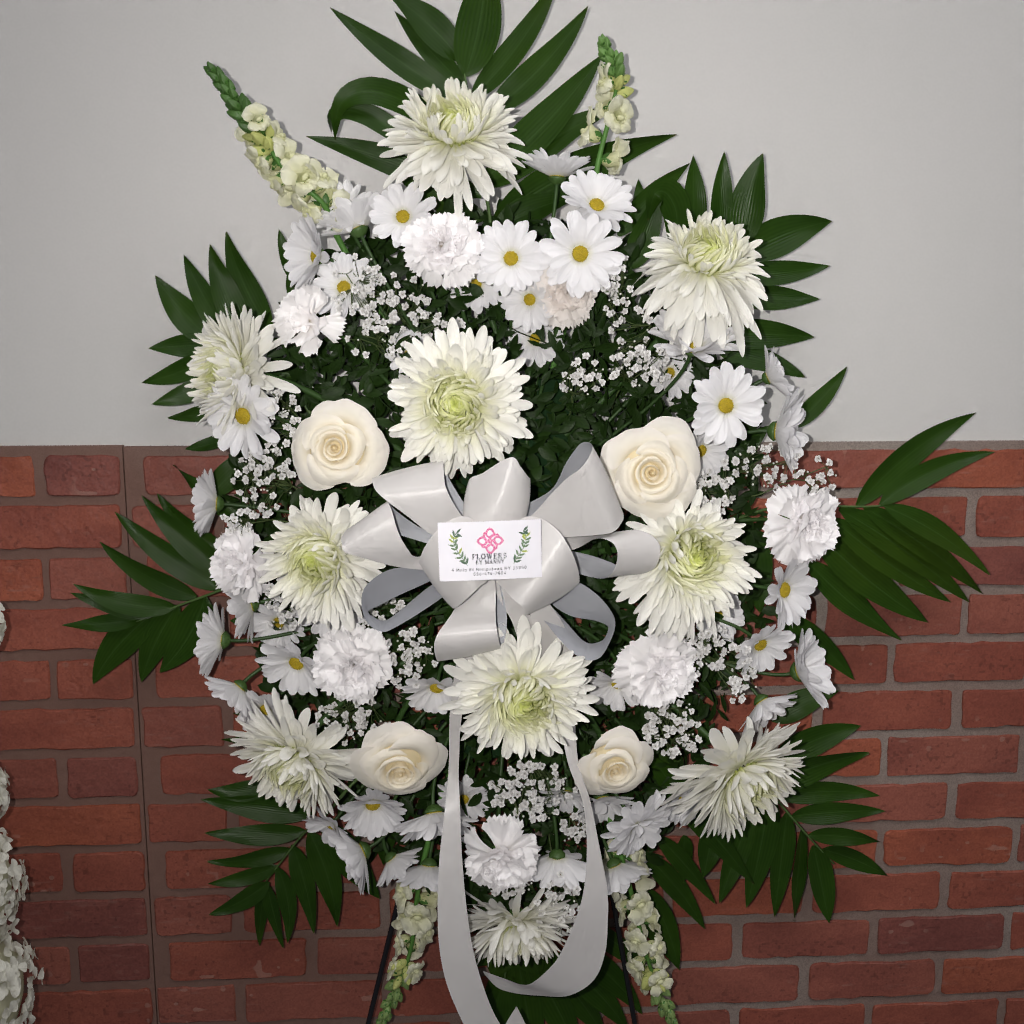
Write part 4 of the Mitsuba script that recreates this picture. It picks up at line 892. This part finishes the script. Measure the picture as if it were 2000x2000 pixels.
# ---------------------------------------------------------------- the florist's card
card = thing('business_card', "white florist's card with a pink knotted flower emblem, lying on the middle of the bow", 'business card')
HCARD = .284
c00, c10, c11, c01 = (W(*p, HCARD) for p in ((858.5, 1136), (1059, 1128), (1056.5, 1014.5), (855, 1022)))
X = nrm((c10 - c00) + (c11 - c01)); Yv = nrm((c01 - c00) + (c11 - c10)); Nn = nrm(np.cross(X, Yv)); Yv = np.cross(Nn, X)
CW = (np.linalg.norm(c10 - c00) + np.linalg.norm(c11 - c01)) / 2; CH = (np.linalg.norm(c01 - c00) + np.linalg.norm(c11 - c10)) / 2
ORG = (c00 + c10 + c11 + c01) / 4
scene['card_material'] = {'type': 'principled', 'base_color': R(0.62, 0.61, 0.65), 'roughness': 0.4, 'specular': 0.5}
for nm, c in (('ink_material', (.02, .02, .03)), ('magenta_material', (.50, .012, .15)), ('pink_material', (.85, .45, .62)), ('sage_material', (.10, .16, .09)), ('olive_material', (.28, .33, .06)), ('darksage_material', (.045, .085, .055))):
    scene[nm] = {'type': 'principled', 'base_color': R(*c), 'roughness': 0.5, 'specular': 0.3}
def on_card(mesh, z):
    v = np.asarray(mesh.vertices)
    bend = -1.1 * v[:, :1] ** 2 + 0.6 * v[:, :1] * v[:, 1:2]      # the card lies a little bowed
    return ORG + v[:, :1] * X + v[:, 1:2] * Yv + (v[:, 2:] + z + bend) * Nn, np.asarray(mesh.faces)
b = trimesh.creation.box((CW, CH, .0006))
for _ in range(5): b = b.subdivide()
part(card, 'paper', on_card(b, 0), 'card_material', smooth=False)
import shapely
from shapely import LineString, affinity, union_all
U = CW / 200.0                      # a photo pixel on the card
def flat(shape, bsdf, name, lab=None, z=.0004):
    gs = [q for q in getattr(shape, 'geoms', [shape]) if q.area > 0]
    if not gs: return
    m = trimesh.util.concatenate([trimesh.creation.extrude_polygon(q, .00005, engine='earcut') for q in gs])
    m.apply_scale([U, U, 1])
    k = part(card, name, on_card(m, z), bsdf, smooth=False)
    if lab: labels[k] = {'label': lab}
# serif capitals as strokes on a unit square: (x0, y0, x1, y1, weight), curves as polylines
TH, TN, SF = .22, .11, .09
def arc(cx, cy, rx, ry, a0, a1, n=14):
    a = np.radians(np.linspace(a0, a1, n)); return [(cx + rx * math.cos(q), cy + ry * math.sin(q)) for q in a]
def ser(x, y, w=.16): return ([(x - w, y), (x + w, y)], SF)
GL = {
 'F': (.62, [([(.14, 0), (.14, 1)], TH), ([(.1, .97), (.6, .97)], TN), ([(.14, .52), (.42, .52)], TN), ([(.58, .97), (.58, .76)], TN), ([(.42, .62), (.42, .42)], TN), ser(.14, .02), ser(.1, .98, .1)]),
 'L': (.62, [([(.14, 0), (.14, 1)], TH), ([(.1, .03), (.6, .03)], TN), ([(.58, .03), (.58, .26)], TN), ser(.14, .98), ser(.1, .02, .1)]),
 'O': (.80, [(arc(.4, .5, .33, .46, 100, 260), TH), (arc(.4, .5, .33, .46, -80, 80), TH), (arc(.4, .5, .33, .47, 0, 360, 28), TN)]),
 'W': (1.06, [([(.12, 1), (.34, 0)], TH), ([(.34, 0), (.54, .9)], TN), ([(.50, 1), (.74, 0)], TH), ([(.74, 0), (.95, 1)], TN), ser(.12, .98, .13), ser(.52, .98, .12), ser(.95, .98, .1)]),
 'E': (.66, [([(.14, 0), (.14, 1)], TH), ([(.1, .97), (.6, .97)], TN), ([(.14, .52), (.44, .52)], TN), ([(.1, .03), (.62, .03)], TN), ([(.58, .97), (.58, .78)], TN), ([(.62, .03), (.62, .24)], TN), ([(.44, .62), (.44, .42)], TN)]),
 'R': (.74, [([(.14, 0), (.14, 1)], TH), (arc(.34, .74, .2, .23, -90, 90), .11), ([(.14, .97), (.36, .97)], TN), ([(.14, .51), (.36, .51)], TN), ([(.34, .5), (.64, .02)], .13), ser(.14, .02), ser(.66, .02, .08)]),
 'S': (.62, [(arc(.31, .745, .21, .215, 35, 262) + arc(.31, .275, .23, .235, 85, -150), .15), ([(.52, .99), (.52, .76)], TN), ([(.08, .02), (.08, .27)], TN)]),
 'B': (.70, [([(.14, 0), (.14, 1)], TH), (arc(.32, .75, .19, .22, -90, 90), .11), (arc(.34, .27, .24, .25, -90, 90), .12), ([(.1, .97), (.34, .97)], TN), ([(.14, .52), (.36, .52)], TN), ([(.1, .03), (.36, .03)], TN)]),
 'Y': (.76, [([(.1, 1), (.38, .48)], TH), ([(.38, .48), (.64, 1)], TN), ([(.38, .5), (.38, 0)], TH), ser(.1, .98, .12), ser(.64, .98, .1), ser(.38, .02)]),
 'M': (.96, [([(.14, 0), (.14, 1)], TN), ([(.14, 1), (.46, .04)], TH), ([(.46, .04), (.78, 1)], TN), ([(.80, 0), (.80, 1)], TH), ser(.14, .02, .11), ser(.80, .02, .13), ser(.1, .98, .08), ser(.84, .98, .1)]),
 'A': (.76, [([(.1, 0), (.38, 1)], TN), ([(.36, 1), (.64, 0)], TH), ([(.2, .33), (.54, .33)], TN), ser(.1, .02, .1), ser(.64, .02, .13)]),
 'N': (.82, [([(.14, 0), (.14, 1)], TN), ([(.12, 1), (.66, .02)], TH), ([(.68, 0), (.68, 1)], TN), ser(.14, .02, .11), ser(.68, .98, .11), ser(.1, .98, .08)]),
}
def serif_line(text, height, track, cx, y):
    x, out = 0.0, []
    for ch in text:
        if ch == ' ': x += .45; continue
        w, st = GL[ch]
        for pts, wt in st:
            out.append(affinity.translate(LineString(pts).buffer(wt / 2, cap_style='flat'), x, 0))
        x += w + track
    sh = union_all(out); sh = affinity.scale(sh, height, height, origin=(0, 0))
    a = sh.bounds; return affinity.translate(sh, cx - (a[0] + a[2]) / 2, y)
flat(serif_line('FLOWERS', 10.6, .20, -2.0, -16.2), 'ink_material', 'lettering', 'black capitals reading FLOWERS')
flat(serif_line('BY MANNY', 8.2, .13, -1.0, -26.2), 'ink_material', 'lettering', 'black capitals reading BY MANNY')
def plain_line(text, height, track, cx, y, lab):
    ms, x = [], 0.0
    for ch in text:
        if ch == ' ': x += height * .55; continue
        m = meshkit.text_mesh(ch, height, .00005, bold=True); w = m.bounds[1][0] - m.bounds[0][0]
        m.apply_translation([x - m.bounds[0][0], 0, 0]); x += w + track; ms.append(m)
    m = trimesh.util.concatenate(ms); bb = m.bounds
    m.apply_translation([cx - (bb[0][0] + bb[1][0]) / 2, y, 0]); m.apply_scale([U, U, 1])
    k = part(card, 'lettering', on_card(m, .0004), 'ink_material', smooth=False); labels[k] = {'label': lab}
plain_line('4 Main St Hempstead NY 11550', 5.6, 1.75, -3.0, -39.0, 'small black address line')
plain_line('516-476-7804', 5.6, 1.55, -2.0, -48.0, 'small black telephone number')
# the pink knotted-flower emblem
base, pinks = [], []
def ogive(r0, r1, w):
    pts = [(0, r0)]; n = 9
    up = [(w * math.sin(math.pi * q ** .85) ** .8, r0 + (r1 - r0) * q) for q in np.linspace(0, 1, n)]
    return up + [(-x, y) for x, y in up[::-1]]
for k in range(4):
    L1 = LineString(ogive(6.5, 24.5, 7.6))
    sw = LineString(arc(9.5, 0.5, 11.5, 11.5, 172, 78, 12)); a1 = LineString(arc(0, 0, 19.0, 19.0, 24, 40, 6))
    for l, w in ((L1, 3.4), (sw, 3.2), (a1, 3.0)):
        base.append(affinity.rotate(l.buffer(w / 2), 90 * k, origin=(0, 0))); pinks.append(affinity.rotate(l.buffer(.28), 90 * k, origin=(0, 0)))
ring = Point(0, 0).buffer(4.6).difference(Point(0, 0).buffer(2.6)); base.append(ring)
lim = Point(0, 0).buffer(26.5)
sh = affinity.translate(union_all(base).intersection(lim), 0.5, 19.5)
flat(sh, 'magenta_material', 'emblem', 'magenta knotted flower emblem')
flat(affinity.translate(union_all(pinks).intersection(lim), .5, 19.5), 'pink_material', 'emblem_lines', 'pale pink inner lines of the emblem', z=.00047)
# laurel sprigs
for sx in (-1, 1):
    stem = [(sx * 45.5, -27), (sx * 53, -15), (sx * 63, 0), (sx * 69.5, 14), (sx * 70, 27), (sx * 65, 36)]
    st = crom(np.array(stem), 30)
    leavesA, leavesB, leavesC = [], [], []
    gg = np.random.default_rng(4)
    for i in range(10):
        p = st[int(1 + i * 28 / 9)]; q = st[min(29, int(2 + i * 28 / 9))]; ang = math.degrees(math.atan2(*(q - p)[::-1]))
        for sd in (-1, 1):
            Lf = gg.uniform(11, 14.5); lf = Polygon([(0, 0), (Lf * .3, 2.1), (Lf * .65, 1.8), (Lf, 0), (Lf * .65, -1.8), (Lf * .3, -2.1)])
            lf = affinity.translate(affinity.rotate(lf, ang + sd * gg.uniform(30, 58), origin=(0, 0)), p[0], p[1])
            (leavesC if i > 7 or i < 1 else leavesB if gg.uniform() < .22 else leavesA).append(lf)
    flat(LineString(st).buffer(.7), 'sage_material', 'laurel_stem')
    flat(union_all(leavesA), 'sage_material', 'laurel_leaves', z=.00047); flat(union_all(leavesB), 'olive_material', 'laurel_leaves', z=.00054); flat(union_all(leavesC), 'darksage_material', 'laurel_leaves', z=.00061)

# ---------------------------------------------------------------- the wire easel
es = thing('wire_easel', 'black wire easel whose legs show below the spray', 'easel')
def leg(name, pts, r=.0027):
    v, f = tube(crom([W(*p) for p in pts], 12), r, 10); part(es, name, (v, f), 'wire_material')
def down(px0, py0, h0, px1, py1, h1):
    a, b = W(px0, py0, h0), W(px1, py1, h1); d = b - a
    return a, a + d * ((0.02 - a[2]) / d[2])
for nm, q in (('leg', (935, 1120, .05, 719, 2000, .06)), ('leg', (1085, 1120, .05, 1240, 2000, .06)), ('rear_leg', (972, 1120, .035, 980, 2000, .016))):
    a, b = down(*q); v, f = tube([a, (a + b) / 2, b], .0028 if nm == 'leg' else .002, 10); part(es, nm, (v, f), 'wire_material')
a, b = W(850, 1560, .055), W(1165, 1560, .055)
v, f = tube([a, (a + b) / 2, b], .0026, 8); part(es, 'crossbar', (v, f), 'wire_material')

# ---------------------------------------------------------------- the neighbouring white arrangement at the left edge
def hydrangea(px, py, h, rpx, label):
    key = thing('hydrangea', label, 'hydrangea', 'white blooms at the left edge')
    g = np.random.default_rng(int(abs(px) + py)); C = W(px, py, h); Rr = rpx * scale_at(C)
    v, f = ellipsoid(C, np.diag([Rr * .82] * 3), 12); part(key, 'heart', (v, f), 'petal_material', color=np.tile([.62, .64, .46], (len(v), 1)))
    nf = int(min(290, 130 * (rpx / 75) ** 1.6))
    for i in range(nf):
        z = 1 - 2 * (i + .5) / nf; th = i * 2.39996; r = math.sqrt(1 - z * z)
        d = np.array([r * math.cos(th), r * math.sin(th), z])
        if d[1] > .4 or d[0] < -.35: continue
        d = nrm(d + g.normal(size=3) * .12); B = basis(d, g.uniform(0, 6)); parts = []
        sz = 21 * scale_at(C) * g.uniform(.8, 1.25)
        for q in range(4):
            V, F, t, s = petal(sz, sz * .52, 18 + g.normal() * 10, -12 + g.normal() * 16, q * math.pi / 2 + g.normal() * .15, 0, 0, .3, .05, .55, .35, ns=5, nt=6, point=.5)
            parts.append((V @ B + C + d * Rr * g.uniform(.86, .97), F, np.tile(np.array([.74, .73, .66]) * g.uniform(.94, 1.04), (len(V), 1))))
        V, F, cc = join(parts); part(key, 'floret', (V, F), 'petal_material', color=cc)
hydrangea(-128, 1945, .15, 196, 'big white ruffled bloom at the bottom left corner of the frame')
hydrangea(-118, 1740, .15, 158, 'white ruffled bloom at the left frame edge, resting on the corner one')
hydrangea(-98, 1560, .15, 106, 'white ruffled bloom at the left frame edge, topmost of the three stacked ones')
hydrangea(-60, 1222, .15, 62, 'small white petal tip at the left frame edge, level with the left carnation')
